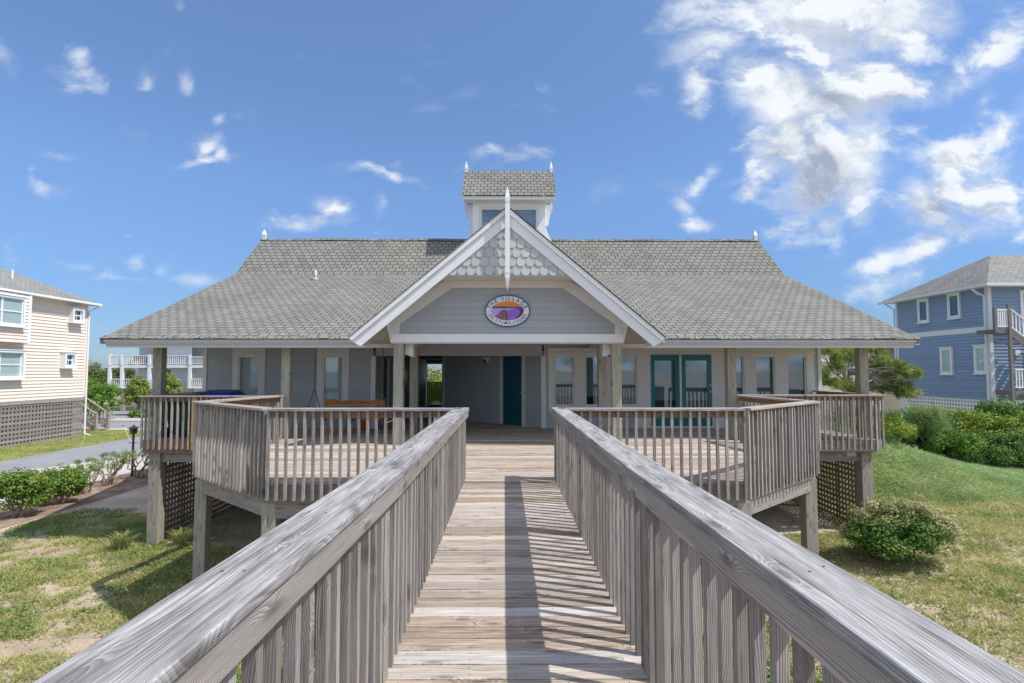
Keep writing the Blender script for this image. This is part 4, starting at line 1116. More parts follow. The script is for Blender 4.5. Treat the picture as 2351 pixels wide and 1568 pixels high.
# ------------------------------------------------------------------ neighbouring houses
def win_box(parent, fr, u0, u1, z0, z1, d, cas=.09, meet=True, mull=None, blind=True, fm='white', bars=()):
    """window set in a casing that stands d proud of the wall"""
    mb = MB(); fr.ring(mb, u0, u1, z0, z1, cas, -.01, d); fr.box(mb, u0 - .04, u1 + .04, z1 + .002, z1 + .04, -.01, d + .04); fr.box(mb, u0 - .04, u1 + .04, z0 - .05, z0 - .002, -.01, d + .05)
    w = mb.build('window', M[fm], parent)
    a, b, c, e = u0 + cas, u1 - cas, z0 + cas, z1 - cas
    b0 = max(.045, d - .2); cells = [a] + list(mull or []) + [b]
    mb = MB()
    for p, q in zip(cells, cells[1:]):
        fr.ring(mb, p + .001, q - .001, c + .001, e - .001, .045, b0 + .02, b0 + .05)
        if meet: fr.box(mb, p + .047, q - .047, (c + e) / 2 - .03, (c + e) / 2 + .03, b0 + .02, b0 + .055)
        for k in bars: fr.box(mb, p + (q - p) * k - .012, p + (q - p) * k + .012, c + .048, e - .048, b0 + .022, b0 + .045)
    mb.build('sash', M[fm], w)
    mb = MB(); fr.box(mb, a + .02, b - .02, c + .02, e - .02, b0 + .028, b0 + .032); mb.build('pane', M['glass'], w)
    mb = MB(); fr.box(mb, a, b, c, e, b0 - .008, b0, r=.5)
    if blind:
        z = c + .03
        while z < e - .05: fr.box(mb, a + .03, b - .03, z, z + .045, b0 + .001, b0 + .012); z += .065
    mb.build('blind', M['blind' if blind else 'darkglass'], w)
    return w
def hip_roof(parent, faces, mat='farroof', name='roof'):
    mb = MB()
    for pts in faces:
        P = [V(p) for p in pts]; u = (P[1] - P[0]).normalized(); n = (P[1] - P[0]).cross(P[2] - P[0]).normalized()
        if n.z < 0: P = P[::-1]; u = (P[1] - P[0]).normalized(); n = -n
        uu = V((-n.y, n.x, 0)); uu = uu.normalized() if uu.length > 1e-4 else V((1, 0, 0)); vv = n.cross(uu)
        mb.add(P, [tuple(range(len(P)))], [((p - P[0]).dot(uu), (p - P[0]).dot(vv), 0) for p in P])
    return mb.build(name, M[mat], parent)

# beige house on the left
bh = thing('beige_house', (-31, 29, -2.4), 'three storey peach beige house on the left with a lattice base', 'house')
BX = -25.9
fb_ = Fr((BX, 0, 0), (0, 1, 0), (1, 0, 0))
mb = MB()
fb_.siding(mb, 20, 33.9, -.04, 5.62, .178, lip=.038)
Fr((BX, 33.9, 0), (-1, 0, 0), (0, 1, 0)).siding(mb, 0, 11, -.04, 5.62, .2)
Fr((-37, 20, 0), (1, 0, 0), (0, -1, 0)).siding(mb, 0, 11.1, -.04, 5.62, .2)
mb.build('wall', M['beige'], bh)
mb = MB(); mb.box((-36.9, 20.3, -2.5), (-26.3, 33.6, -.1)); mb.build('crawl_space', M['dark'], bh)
mb = MB(); fb_.box(mb, 20, 33.9, -.24, -.045, -.1, .03); mb.build('sill_beam', M['pile'], bh)
lattice_mesh(fb_, 20, 33.85, -2.42, -.24, .22, .13, .012, d=-.03).build('lattice', M['lattice2'], bh)
mb = MB(); fb_.box(mb, 33.78, 33.93, -.04, 5.62, -.1, .04); mb.build('corner_board', M['beige'], bh)
# bay
BD = .5; fbay = Fr((BX + BD, 0, 0), (0, 1, 0), (1, 0, 0)); by1 = PX(70, 720, BX + BD).y
mb = MB(); fbay.siding(mb, 24.5, by1, 3.03, 5.55, .178, lip=.038); Fr((BX, by1, 0), (1, 0, 0), (0, 1, 0)).siding(mb, 0, BD, 3.03, 5.55, .2); Fr((BX, 24.5, 0), (1, 0, 0), (0, -1, 0)).siding(mb, 0, BD, 3.03, 5.55, .2)
mb.box((BX - .02, 24.5, 3.0), (BX + BD - .01, by1, 3.03)); mb.build('bay', M['beige'], bh)
mb = MB(); fbay.box(mb, by1 - .16, by1 + .03, 2.98, 5.6, -.1, .035); mb.build('bay_corner_board', M['white'], bh)
w1 = PX(52, 700, BX + BD).y
win_box(bh, fbay, w1 - 2.6, w1, 3.83, 5.36, .18, .10, True, [w1 - 1.25], True)
win_box(bh, fb_, 26.6, 29.42, 1.12, 2.62, .28, .12, True, [28.1], True)
win_box(bh, fb_, 32.42, 33.3, 4.42, 5.28, .33, .12, True, None, False, bars=(.5,))
win_box(bh, fb_, 31.98, 32.8, 1.74, 2.62, .33, .12, True, None, False, bars=(.5,))
ex, ey0, ey1, ez = -25.42, 19.3, 34.25, 5.72
pk = [(-28.45, 31.35 - 0, ez + 1.62), (-33.8, 31.35, ez + 1.62)]
apx = (ex - 5.5, 27.0 + 2, ez + 2.75); apn = (ex - 5.5, 25.0, ez + 2.75)
hip_roof(bh, [[(ex, ey0, ez), (ex, ey1, ez), apx, apn], [(ex, ey1, ez), (-37.7, ey1, ez), apx], [(-37.7, ey1, ez), (-37.7, ey0, ez), apn, apx], [(-37.7, ey0, ez), (ex, ey0, ez), apn]])
mb = MB(); mb.box((-37.6, 19.4, ez - .12), (ex + .0, ey1 - .05, ez - .06)); mb.build('soffit', M['white'], bh)
mb = MB(); mb.box((ex - .02, ey0, ez - .13), (ex + .10, ey1 + .1, ez - .01)); mb.box((-37, ey1 - .02, ez - .13), (ex, ey1 + .1, ez - .01)); mb.build('gutter', M['white'], bh)
mb = MB(); mb.tube([(ex + .02, 34.2, ez - .12), (ex - .1, 34.1, ez - .3), (BX + .09, 33.95, ez - .5), (BX + .09, 33.95, -2.28), (BX + .45, 33.95, -2.36)], .055, n=8); mb.build('downspout', M['white'], bh)
mb = MB(); mb.tube([PX(28, 634, -27.2) - V((0, 0, .2)), PX(28, 634, -27.2) + V((0, 0, .35))], .05, n=8); mb.build('vent_pipe', M['white'], bh)

# wooden stair behind it
st = thing('outdoor_stair', (-28, 37.2, -2.4), 'grey wooden stair with railings behind the beige house corner', 'stair')
sx0, sz0, sx1, sz1 = -30.3, -.2, -27.1, -2.4
n = 9
for i in range(n):
    mb = MB(); x = sx0 + (sx1 - sx0) * (i + .5) / n; z = sz0 + (sz1 - sz0) * (i + .6) / n; mb.box((x - .2, 36.75, z - .04), (x + .2, 37.75, z)); mb.build('tread', M['pile'], st)
for yy in (36.7, 37.8):
    mb = MB(); mb.bar((sx0, yy, sz0 - .1), (sx1, yy, sz1 + .05), .05, .28); mb.build('stringer', M['pile'], st)
    mb = MB(); mb.bar((sx0, yy, sz0 + .98), (sx1 - .1, yy, sz1 + 1.1), .12, .05); mb.build('handrail', M['pile'], st)
    mb = MB(); mb.bar((sx0, yy, sz0 + .3), (sx1 - .1, yy, sz1 + .42), .05, .08); mb.build('bottom_rail', M['pile'], st)
    mb = MB(); mb.box((sx1 - .16, yy - .08, -2.5), (sx1, yy + .08, -1.22)); mb.build('newel_post', M['pile'], st)
    for i in range(15):
        x = sx0 + (sx1 - .2 - sx0) * i / 15; z = sz0 + (sz1 - sz0) * (x - sx0) / (sx1 - sx0); mb = MB(); mb.box((x - .025, yy - .02, z + .3), (x + .025, yy + .02, z + 1.02)); mb.build('baluster', M['pile'], st)

# marker stakes, lamp post
for (bp, tp_, lab) in ((PZ(*((200 + 160 / 5.225) * .7837, (1100 + 1120 / 5.225) * .7837), -2.395), (.35, .1, .93), 'pale yellow marker stake with a red tip leaning right by the drive'),
                       (PZ(*((200 + 955 / 5.225) * .7837, (1100 + 980 / 5.225) * .7837), -2.395), (-.55, .15, .78), 'pale yellow marker stake with a red tip leaning left beside the lamp post')):
    t = thing('marker_stake', bp, lab, 'stake', 'marker stakes along the drive')
    mb = MB(); mb.tube([bp - V((0, 0, .1)), bp + V(tp_)], .018, n=6); mb.build('rod', M['yellow'], t)
    mb = MB(); e = bp + V(tp_); mb.lathe(e, [(.02, -.05), (.055, -.03), (.055, .03), (.02, .05)], 8); mb.build('reflector', M['red'], t)
lx, ly = -14.03, 20.87
lp = thing('lamp_post', (lx, ly, -2.4), 'black garden lamp post with a caged lantern beside the drive', 'lamp post')
mb = MB(); mb.tube([(lx, ly, -2.5), (lx, ly, -.80)], .042, n=10); mb.box((lx - .2, ly - .012, -1.15), (lx + .2, ly + .012, -1.13)); mb.build('pole', M['black'], lp)
mb = MB()
for a in range(6):
    c, s = math.cos(a * math.pi / 3), math.sin(a * math.pi / 3); mb.tube([(lx + .10 * c, ly + .10 * s, -.80), (lx + .14 * c, ly + .14 * s, -.60)], .009, n=5)
for z, r in ((-.80, .10), (-.73, .114), (-.67, .126), (-.60, .14)):
    mb.tube([(lx + r * math.cos(a * math.pi / 8), ly + r * math.sin(a * math.pi / 8), z) for a in range(17)], .007, n=4)
lan = mb.build('lantern_cage', M['black'], lp)
mb = MB(); mb.lathe((lx, ly, -.80), [(.085, .0), (.11, .2)], 12); mb.build('lantern_glass', M['darkglass'], lan)
mb = MB(); mb.lathe((lx, ly, -.60), [(.19, -.005), (.19, .01), (.08, .07), (.03, .09), (.02, .13), (.004, .15)], 12); mb.build('lantern_roof', M['black'], lp)

# pale house across the street
ph_ = thing('balcony_house', (-32, 58, -2.4), 'pale grey house with stacked white balconies across the street', 'house')
fp = Fr((0, 55.9, 0), (1, 0, 0), (0, -1, 0))
mb = MB(); fp.siding(mb, -37.3, -20, -.1, 4.7, .22, lip=.025); Fr((-37.3, 55.9, 0), (0, 1, 0), (-1, 0, 0)).siding(mb, 0, 10, -.1, 4.7, .22)
fp2 = Fr((0, 54.2, 0), (1, 0, 0), (0, -1, 0)); fp2.siding(mb, -33.9, -31.0, 2.1, 4.7, .22, lip=.025)
fp.siding(mb, -37.3, -20, -2.4, -.12, .22, [(-36.95, -33.2, -2.4, -.55)]); mb.build('wall', M['palewall'], ph_)
mb = MB(); fp.box(mb, -36.95, -33.2, -2.38, -.55, -.08, -.04)
for k in range(4): fp.box(mb, -36.95, -33.2, -2.38 + k * .46, -2.36 + k * .46, -.04, -.02)
mb.build('garage_door', M['white'], ph_)
mb = MB(); fp.ring(mb, -37.1, -33.05, -2.4, -.45, .13, -.02, .03); mb.build('garage_frame', M['white'], ph_)
hip_roof(ph_, [[(-37.6, 53.6, 4.7), (-19, 53.6, 4.7), (-22, 60, 6.4), (-33.5, 60, 6.4)], [(-37.6, 53.6, 4.7), (-33.5, 60, 6.4), (-37.6, 66, 4.7)]])
def balc(x0, x1, y, zf, zr, name='balcony'):
    mb = MB(); mb.box((x0, y, zf - .26), (x1, 56, zf)); b = mb.build(name, M['white'], ph_)
    mb = MB(); mb.box((x0, y - .02, zr - .08), (x1, y + .08, zr)); mb.box((x0, y, zf + .1), (x1, y + .05, zf + .17))
    k = int((x1 - x0) / .2)
    for i in range(1, k): mb.box((x0 + (x1 - x0) * i / k - .03, y + .005, zf + .17), (x0 + (x1 - x0) * i / k + .03, y + .045, zr - .08))
    mb.build('railing', M['white'], b)
    return b
b1_ = balc(-39, -32.05, 54, .09, .78); b2_ = balc(-39, -31, 54, 2.1, 3.06); balc(-31, -20, 54, .09, .78); balc(-31, -20, 54, 2.1, 2.95)
for x in (-38.85, -37.65, -31.05, -26, -35.0): 
    mb = MB(); mb.box((x - .13, 53.93, -.17), (x + .13, 54.19, 1.85)); mb.box((x - .11, 53.9, 2.1), (x + .11, 54.12, 3.16)); mb.build('balcony_post', M['white'], ph_)
for x in (-37.6, -31):
    mb = MB(); mb.box((x - .15, 54.1, -2.5), (x + .15, 54.4, -.17)); mb.build('pile', M['pile'], ph_)
mb = MB(); mb.box((-38.9, 57.8, -2.5), (-38.6, 58.1, 1.9)); mb.build('pile', M['palewall'], ph_)
for (a, b, c, d) in ((-35.6, -34.0, .15, 1.7), (-35.3, -33.95, 2.3, 4.2), (-30.4, -28.5, .15, 1.75), (-30.4, -28.6, 2.3, 4.2)):
    mb = MB(); fp.ring(mb, a - .12, b + .12, c - .05, d + .1, .12, 0, .05); fp.box(mb, (a + b) / 2 - .05, (a + b) / 2 + .05, c, d, .01, .045); w = mb.build('balcony_door', M['white'], ph_)
    mb = MB(); fp.box(mb, a, b, c, d, .012, .03); mb.build('pane', M['darkglass'], w)
bn = thing('balcony_bench', (-36.6, 54.8, 2.1), 'orange brown bench on the upper balcony of the pale house', 'bench')
mb = MB(); mb.box((-37.3, 54.5, 2.5), (-35.8, 55.0, 2.56)); mb.build('seat', M['swing'], bn)
mb = MB()
for k in range(3): mb.box((-37.3, 55.0, 2.6 + k * .14), (-35.8, 55.04, 2.71 + k * .14))
mb.build('backrest', M['swing'], bn)
for x in (-37.2, -35.9):
    for y in (54.55, 54.95): mb = MB(); mb.box((x - .04, y - .04, 2.1), (x + .04, y + .04, 2.5)); mb.build('leg', M['swing'], bn)

# blue house on the right
uh = thing('blue_house', (28, 30, -2.2), 'two storey blue house on the right with white window frames and a grey hip roof', 'house')
UX = 23.6
fu = Fr((UX, 0, 0), (0, 1, 0), (-1, 0, 0)); ff = Fr((0, 26.6, 0), (1, 0, 0), (0, -1, 0))
mb = MB(); fu.siding(mb, 26.6, 32.95, .12, 3.47, .165, lip=.032); fu.siding(mb, 26.6, 32.95, 3.74, 5.66, .165, lip=.032)
ff.siding(mb, UX, 36, .12, 3.6, .165, lip=.032); Fr((UX, 32.95, 0), (1, 0, 0), (0, 1, 0)).siding(mb, 0, 12, .12, 5.66, .172)
mb.build('wall', M['blue'], uh)
mb = MB(); ff.siding(mb, UX, 36, 3.6, 5.66, .165, lip=.032); mb.build('upper_front_wall', M['blue'], uh)
mb = MB(); fu.box(mb, 26.62, 32.95, 3.47, 3.74, -.02, .03); mb.build('band', M['palewall'], uh)
for (a, b, c, d) in ((UX - .05, UX + .12, 26.55, 26.75), (UX - .04, UX + .1, 32.85, 33.0)):
    mb = MB(); mb.box((a, c, .1), (b, d, 5.66)); mb.build('corner_board', M['palewall'], uh)
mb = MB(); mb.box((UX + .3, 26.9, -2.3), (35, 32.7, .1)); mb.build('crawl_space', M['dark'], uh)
lattice_mesh(fu, 26.6, 32.95, -2.3, .12, .19, .112, .012, d=-.03).build('lattice', M['white'], uh)
lattice_mesh(ff, UX, 30, -2.3, .12, .19, .112, .012, d=-.03).build('lattice', M['white'], uh)
for (a, b, c, d, bl) in ((30.32, 31.12, 4.27, 5.6, False), (28.18, 28.98, 4.31, 5.64, False), (28.83, 29.62, 1.37, 2.79, True), (26.74, 27.46, 1.42, 2.81, True)):
    win_box(uh, fu, a, b, c, d, .12, .10, False, None, bl)
z7 = lambda x, y: ((2500 + x / 2.614) * .7837, (700 + y / 2.613) * .7837)
ex, ey, ez = 23.05, 26.0, 5.78
ap = (25.95, 29.0, 7.75)
hip_roof(uh, [[(ex, ey, ez), (ex, 33.6, ez), ap], [(ex, ey, ez), (ex + 14, ey, ez), (ex + 14, 29.0, 7.75), ap], [(ex, 33.6, ez), (ex + 14, 33.6, ez), (ex + 14, 29.0, 7.75), ap]])
mb = MB(); mb.box((ex - .1, ey - .1, ez - .14), (ex + .02, 33.7, ez - .01)); mb.box((ex + .021, ey - .1, ez - .142), (ex + 14, ey + .02, ez - .012)); mb.box((ex + .02, ey + .02, ez - .12), (ex + 14, 33.5, ez - .07)); mb.build('gutter', M['palewall'], uh)
mb = MB(); mb.tube([(ex, 26.9, ez - .14), (ex + .15, 26.75, ez - .4), (UX - .09, 26.72, ez - .55), (UX - .09, 26.72, -.3)], .06, n=8); mb.build('downspout', M['palewall'], uh)
mb = MB(); mb.tube([(ex, 33.2, ez - .14), (UX - .09, 33.05, ez - .5), (UX - .09, 33.05, .1)], .05, n=8); mb.build('downspout', M['palewall'], uh)
mb = MB(); ff.ring(mb, 25.15, 27.3, 3.7, 5.5, .16, -.02, .05); w = mb.build('window', M['white'], uh)
mb = MB(); ff.box(mb, 25.3, 27.2, 3.75, 5.36, .025, .035); mb.build('pane', M['darkglass'], w)
mb = MB(); ff.ring(mb, 25.2, 26.6, .5, 2.5, .12, -.02, .05); w = mb.build('lower_door', M['white'], uh)
mb = MB(); ff.box(mb, 25.3, 26.5, .55, 2.4, .025, .04); mb.build('pane', M['blind'], w)
mb = MB(); ff.box(mb, 24.72, 24.95, 2.3, 2.62, .02, .12); mb.build('wall_lamp', M['white'], uh)
ds = thing('outdoor_stair', (24.5, 25.6, 0), 'white railed outdoor stair coming down the front of the blue house', 'stair')
YS = 25.5
A_ = PY(*z7(1080, 690), YS); B_ = PY(*z7(1195, 690), YS)
mb = MB(); mb.box((A_.x, YS, A_.z - .18), (B_.x, 26.5, A_.z)); mb.build('landing', M['greywood'], ds)
for x in (A_.x + .05, B_.x): 
    mb = MB(); mb.box((x - .06, YS - .06, A_.z - .1 if x < B_.x else -2.3), (x + .06, YS + .06, A_.z + (1.0 if x < B_.x else 1.18))); mb.build('post', M['greywood'], ds)
mb = MB(); mb.box((A_.x, YS - .03, A_.z + .88), (B_.x, YS + .03, A_.z + .95)); mb.box((A_.x, YS - .02, A_.z + .10), (B_.x, YS + .02, A_.z + .16)); mb.build('handrail', M['white'], ds)
for i in range(1, 7):
    x = A_.x + (B_.x - A_.x) * i / 7; mb = MB(); mb.box((x - .025, YS - .015, A_.z + .16), (x + .025, YS + .015, A_.z + .88)); mb.build('baluster', M['white'], ds)
sl = -.78; EX = B_.x + 3.6
for dz_, m, wd, hh, nm in ((-.12, 'greywood', .06, .28, 'stringer'), (1.0, 'white', .09, .05, 'handrail'), (.16, 'white', .05, .05, 'bottom_rail')):
    mb = MB(); mb.bar((B_.x, YS, A_.z + dz_), (EX, YS, A_.z + dz_ + sl * 3.6), wd, hh); mb.build(nm, M[m], ds)
for i in range(1, 22):
    x = B_.x + 3.6 * i / 22; z = A_.z + sl * 3.6 * i / 22; mb = MB(); mb.box((x - .025, YS - .015, z + .18), (x + .025, YS + .015, z + .98)); mb.build('baluster', M['white'], ds)
for i in range(12):
    x = B_.x + .15 + .3 * i; z = A_.z - .2 + sl * .3 * i; mb = MB(); mb.box((x - .15, YS + .03, z - .04), (x + .15, 26.4, z)); mb.build('tread', M['greywood'], ds)
pr = thing('low_deck', (26.3, 25.9, 0), 'small deck with white railing at the lower door of the blue house', 'deck')
L0 = PY(*z7(1240, 1160), YS)
mb = MB(); mb.box((L0.x, YS, L0.z - .2), (L0.x + 4, 26.5, L0.z)); mb.build('floor', M['greywood'], pr)
mb = MB(); mb.box((L0.x, YS - .04, L0.z + .95), (L0.x + 4, YS + .04, L0.z + 1.02)); mb.box((L0.x, YS - .02, L0.z + .12), (L0.x + 4, YS + .02, L0.z + .18))
for i in range(28): mb.box((L0.x + .05 + i * .14, YS - .015, L0.z + .18), (L0.x + .10 + i * .14, YS + .015, L0.z + .95))
mb.build('railing', M['white'], pr)

# far cream house and low grey roof behind the pine
cr = thing('cream_house', (28, 44, -2.2), 'cream sided house half hidden behind the pine tree', 'house')
fc_ = Fr((0, 42, 0), (1, 0, 0), (0, -1, 0))
mb = MB(); fc_.siding(mb, 22, 28.75, -2.3, 3.7, .2); Fr((0, 43.5, 0), (1, 0, 0), (0, -1, 0)).siding(mb, 28.75, 34, -2.3, 3.7, .2); mb.build('wall', M['cream'], cr)
mb = MB(); mb.box((28.8, 42, -2.4), (29.05, 42.25, 3.7)); mb.box((29.3, 42.9, -2.3), (29.5, 43.4, 1.2)); mb.build('post', M['pile'], cr)
mb = MB(); mb.box((28.7, 42, 1.55), (34, 43.5, 1.75)); mb.build('balcony', M['cream'], cr)
mb = MB(); mb.box((28.7, 42, 2.35), (34, 42.06, 2.42)); 
for i in range(30): mb.box((28.8 + i * .16, 42.01, 1.75), (28.86 + i * .16, 42.05, 2.35))
mb.build('railing', M['pile'], cr)
hip_roof(cr, [[(21.5, 41.4, 3.7), (34.5, 41.4, 3.7), (34.5, 47, 4.4), (24, 47, 4.4)], [(21.5, 41.4, 3.7), (24, 47, 4.4), (21.5, 50, 3.7)]])
lo_ = thing('low_outbuilding', (16.5, 31, -2), 'low outbuilding with a grey hip roof just past the right wall of the clubhouse', 'outbuilding')
mb = MB(); mb.box((14, 30.4, -2.4), (17.5, 34, 2.05)); mb.build('wall', M['cream'], lo_)
hip_roof(lo_, [[(13.4, 30, 2.26), (17.9, 30, 2.26), (17.2, 31, 2.72), (14.2, 31, 2.72)], [(17.9, 30, 2.26), (17.9, 34.5, 2.26), (17.2, 33.5, 2.72), (17.2, 31, 2.72)], [(14.2, 31, 2.72), (17.2, 31, 2.72), (17.2, 33.5, 2.72), (14.2, 33.5, 2.72)]])
mb = MB(); mb.box((13.4, 30.0, 2.06), (17.9, 30.05, 2.25)); mb.box((17.85, 30.05, 2.06), (17.9, 34.5, 2.25)); mb.build('fascia', M['white'], lo_)

# ------------------------------------------------------------------ plants
def P2(px, y): a, b, c = ray(px, 860); return a / b * y
bush('hedge_shrub', (-13.25, 15.1), (.85, .95, .72), 'rounded leafy green hedge shrub nearest the viewer in the row by the drive', 'shrub', M['hedge'], 80, 130, .22, .07, .042, 'hedge shrubs along the drive', 6, M['twig'])
bush('hedge_shrub', (-13.35, 16.7), (.72, .70, .68), 'leafy green hedge shrub with a bare forked trunk next to the rounded one', 'shrub', M['hedge'], 60, 120, .20, .07, .042, 'hedge shrubs along the drive', 6, M['twig'], .85)
def twig_shrub(c, h, r, label, tufts):
    z0 = float(gz(*c)); t = thing('hedge_shrub', (c[0], c[1], z0), label, 'shrub', 'hedge shrubs along the drive')
    mb = MB(); q = []
    for i in range(9):
        a = R(0, 6.28); m = V((c[0] + R(-.1, .1), c[1] + R(-.1, .1), z0 - .05)); e = V((c[0] + math.cos(a) * r * R(.4, .9), c[1] + math.sin(a) * r * R(.4, .9), z0 + h * R(.65, .9)))
        pts = limb(mb, m, e, .028, .014, .10, 5, 6)
        for k in range(4):
            e2 = e + V((R(-.25, .25), R(-.3, .3), R(-.02, .25) * h)); limb(mb, pts[random.choice((3, 4, 5))], e2, .012, .005, .08, 3, 5); q.append(e2)
    mb.build('stem', M['twig'], t, smooth=True)
    q = np.array([tuple(v) for v in q]); C, N, rn = clump_leaves(q, np.full(len(q), .10), tufts, .6)
    leaf_mesh('foliage', C, N, .06, .03, M['hedge'], t, rn)
twig_shrub((-13.6, 18.0), .95, .6, 'sparse twiggy hedge shrub with tufts of leaves, third in the row', 34)
twig_shrub((-13.85, 19.3), .98, .6, 'bare stemmed hedge shrub in front of the lamp post', 28)
twig_shrub((-13.6, 20.6), 1.02, .6, 'bare stemmed hedge shrub just past the lamp post', 30)
twig_shrub((-13.3, 21.8), 1.1, .6, 'bare stemmed hedge shrub half hidden by the porch pile, farthest in the row', 34)

t = bush('flowering_bush', (7.5, 10.6), (.98, .78, .56), 'cream flowering bush beside the right porch pile', 'bush', M['scrub'], 95, 120, .24, .06, .035, None, 7, shell=.7)
z0 = float(gz(7.5, 10.6)); q, s_ = clumps((7.5, 10.6, z0 + .48), (1.0, .80, .57), 230, .11, .95, .3); q[:, 2] += rng.uniform(-.05, .12, len(q)); q = q[(fbm(q[:, 0] * 1., q[:, 1] + q[:, 2], 2.2) > .44)]; s_ = np.full(len(q), .13); q[:, 2] += np.where(rng.random(len(q)) < .25, rng.uniform(.03, .16, len(q)), 0); C, N, rn = clump_leaves(q, s_, 80, .8)
leaf_mesh('blossoms', C, N, .05, .03, M['flower'], t, np.clip(rn * .6 + .46, 0, 1))
G = 'bushes below the blue house'
bush('bush', (12.75, 18.9), (1.25, 1.0, .46), 'low pale green bush on the crest of the mound by the porch railing', 'bush', M['yscrub'], 80, 110, .26, .06, .035, G)
bush('bush', (14.7, 23.4), (2.1, 1.3, .82), 'dark green bush below the left end of the white lattice', 'bush', M['scrub'], 120, 120, .36, .085, .055, G)
bush('bush', (16.5, 22.3), (1.8, 1.4, 1.02), 'mid green bush behind the feathery pale one', 'bush', M['scrub'], 130, 130, .36, .085, .055, G)
bush('bush', (18.6, 21.9), (1.9, 1.4, 1.25), 'large yellow green bush in front of the white lattice', 'bush', M['yscrub'], 160, 140, .36, .085, .055, G)
bush('bush', (20.7, 21.9), (1.6, 1.4, 1.4), 'tall dark green bush at the right edge below the outdoor stair', 'bush', M['scrub'], 140, 130, .36, .09, .055, G)
bush('bush', (18.4, 20.3), (2.4, .8, .62), 'low dark bush at the foot of the yellow green one', 'bush', M['scrub'], 110, 110, .28, .075, .05, G)
bush('bush', (14.5, 20.9), (1.25, .8, .72), 'small dark bush between the mound crest and the feathery bush', 'bush', M['scrub'], 80, 120, .28, .075, .05, G)
bush('bush', (16.3, 20.3), (1.1, .7, .62), 'small mid green bush at the foot of the feathery pale one', 'bush', M['bright'], 80, 120, .26, .075, .045, G)
bush('bush', (17.4, 23.4), (1.6, 1.2, 1.10), 'mid green bush against the middle of the white lattice', 'bush', M['bright'], 120, 120, .36, .09, .055, G)
bush('bush', (19.3, 20.6), (1.5, .9, .85), 'dark green bush low at the right end of the row', 'bush', M['scrub'], 110, 120, .32, .085, .055, G)
bush('bush', (19.6, 23.6), (1.6, 1.2, 1.2), 'yellow green bush close under the corner of the blue house', 'bush', M['yscrub'], 120, 120, .36, .09, .055, G)
# feathery pale bush
z0 = float(gz(15.7, 20.7)); t = thing('bush', (15.7, 20.7, z0), 'feathery pale green bush with soft plumes on the mound', 'bush', G)
q, s = clumps((15.7, 20.7, z0 + .95), (.85, .6, .95), 110, .2, .8, .4); dd = (q - np.array((15.7, 20.7, z0 + .3))); dd /= np.linalg.norm(dd, axis=1, keepdims=True)
needle_mesh('foliage', q, dd + np.array((0, 0, .5)), 46, .24, .013, M['pale'], t)
mb = MB()
for i in range(5): limb(mb, (15.7, 20.7, z0 - .05), q[i * 9], .03, .008, .06)
mb.build('stem', M['bark'], t)

# wind-bent pine at the right
pz = float(gz(12.9, 20.3))
pt_ = thing('pine_tree', (12.9, 20.3, pz), 'wind bent pine with bare grey branches between the clubhouse and the blue house', 'tree')
mb = MB(); tr = [V((12.9, 20.3, pz - .2)), V((12.75, 20.25, pz + .7)), V((12.6, 20.1, pz + 1.4)), V((12.35, 20.0, .95)), V((12.4, 20.0, 1.6))]
mb.tube(tr, .14, .07, 8); mb.build('trunk', M['pinebark'], pt_, smooth=True)
mb = MB(); tips, dirs = [], []
zb = lambda x, y: ((2380 + x / 4.9) * .7837, (980 + y / 4.9) * .7837)
TG = [(150, 250, 19.8), (260, 215, 20.4), (350, 300, 19.4), (420, 400, 19.2), (560, 260, 20.3), (600, 330, 20.6), (330, 480, 19.0), (240, 700, 19.3), (370, 740, 19.2), (500, 720, 19.5), (600, 760, 19.8), (160, 560, 20.3), (170, 680, 20.4), (640, 210, 20.8), (470, 180, 20.7),
      (900, 250, 20.3), (1000, 380, 19.8), (940, 420, 20.2), (1130, 430, 19.4), (1220, 460, 19.2), (1280, 520, 19.0), (1400, 560, 18.8), (1440, 580, 18.7), (1120, 560, 19.5), (950, 640, 20.0), (1050, 680, 19.4), (1200, 700, 19.1), (1320, 760, 18.8), (1420, 840, 18.6), (1250, 840, 19.2), (1120, 780, 19.6), (900, 790, 20.1), (980, 330, 20.6), (1180, 600, 20.1), (880, 460, 20.8)]
for (a, b, yy) in TG:
    e = PY(*zb(a, b), yy); s0 = tr[random.choice((2, 3, 3, 4))]
    pts = limb(mb, s0, e, .045, .012, .07, 6, 6)
    for k in range(5): limb(mb, pts[random.choice((3, 4, 5))], e + V((R(-.35, .35), R(-.3, .3), R(-.18, .2))), .014, .005, .08, 3, 5)
    for k in range(13):
        p = e + V((R(-.25, .25), R(-.25, .25), R(-.11, .14))); tips.append(p); dirs.append(V(((p - s0).x * .3, (p - s0).y * .3, .8 + R(-.3, .3))).normalized())
mb.build('branches', M['pinebark'], pt_, smooth=True)
needle_mesh('crown', np.array([tuple(v) for v in tips]), np.array([tuple(v) for v in dirs]), 44, .16, .011, M['pine'], pt_)

# trees and bushes on the left, far
def far_tree(name, c, r, cz, label, mat, k=90, per=70, sub=.7, leaf=.22, group=None):
    z0 = float(gz(*c)); t = thing(name, (c[0], c[1], z0), label, 'tree', group)
    q, s = clumps((c[0], c[1], cz), r, k, sub, .7, .6); q[:, 2] = np.maximum(q[:, 2], z0 + .2)
    C, N, rn = clump_leaves(q, s, per); leaf_mesh('crown', C, N, leaf, leaf * .5, mat, t, rn)
    mb = MB(); limb(mb, (c[0], c[1], z0 - .2), (c[0] + .2, c[1], cz), .18, .08, .03)
    for i in range(5): limb(mb, (c[0] + .1, c[1], z0 + (cz - z0) * .5), q[i * 7], .08, .02, .06)
    mb.build('trunk', M['bark'], t)
G = 'trees left of the pale house'
far_tree('tree', (-46.8, 62), (2.0, 2.0, 2.2), .2, 'dark evergreen tree behind the corner of the beige house', M['fardark'], group=G)
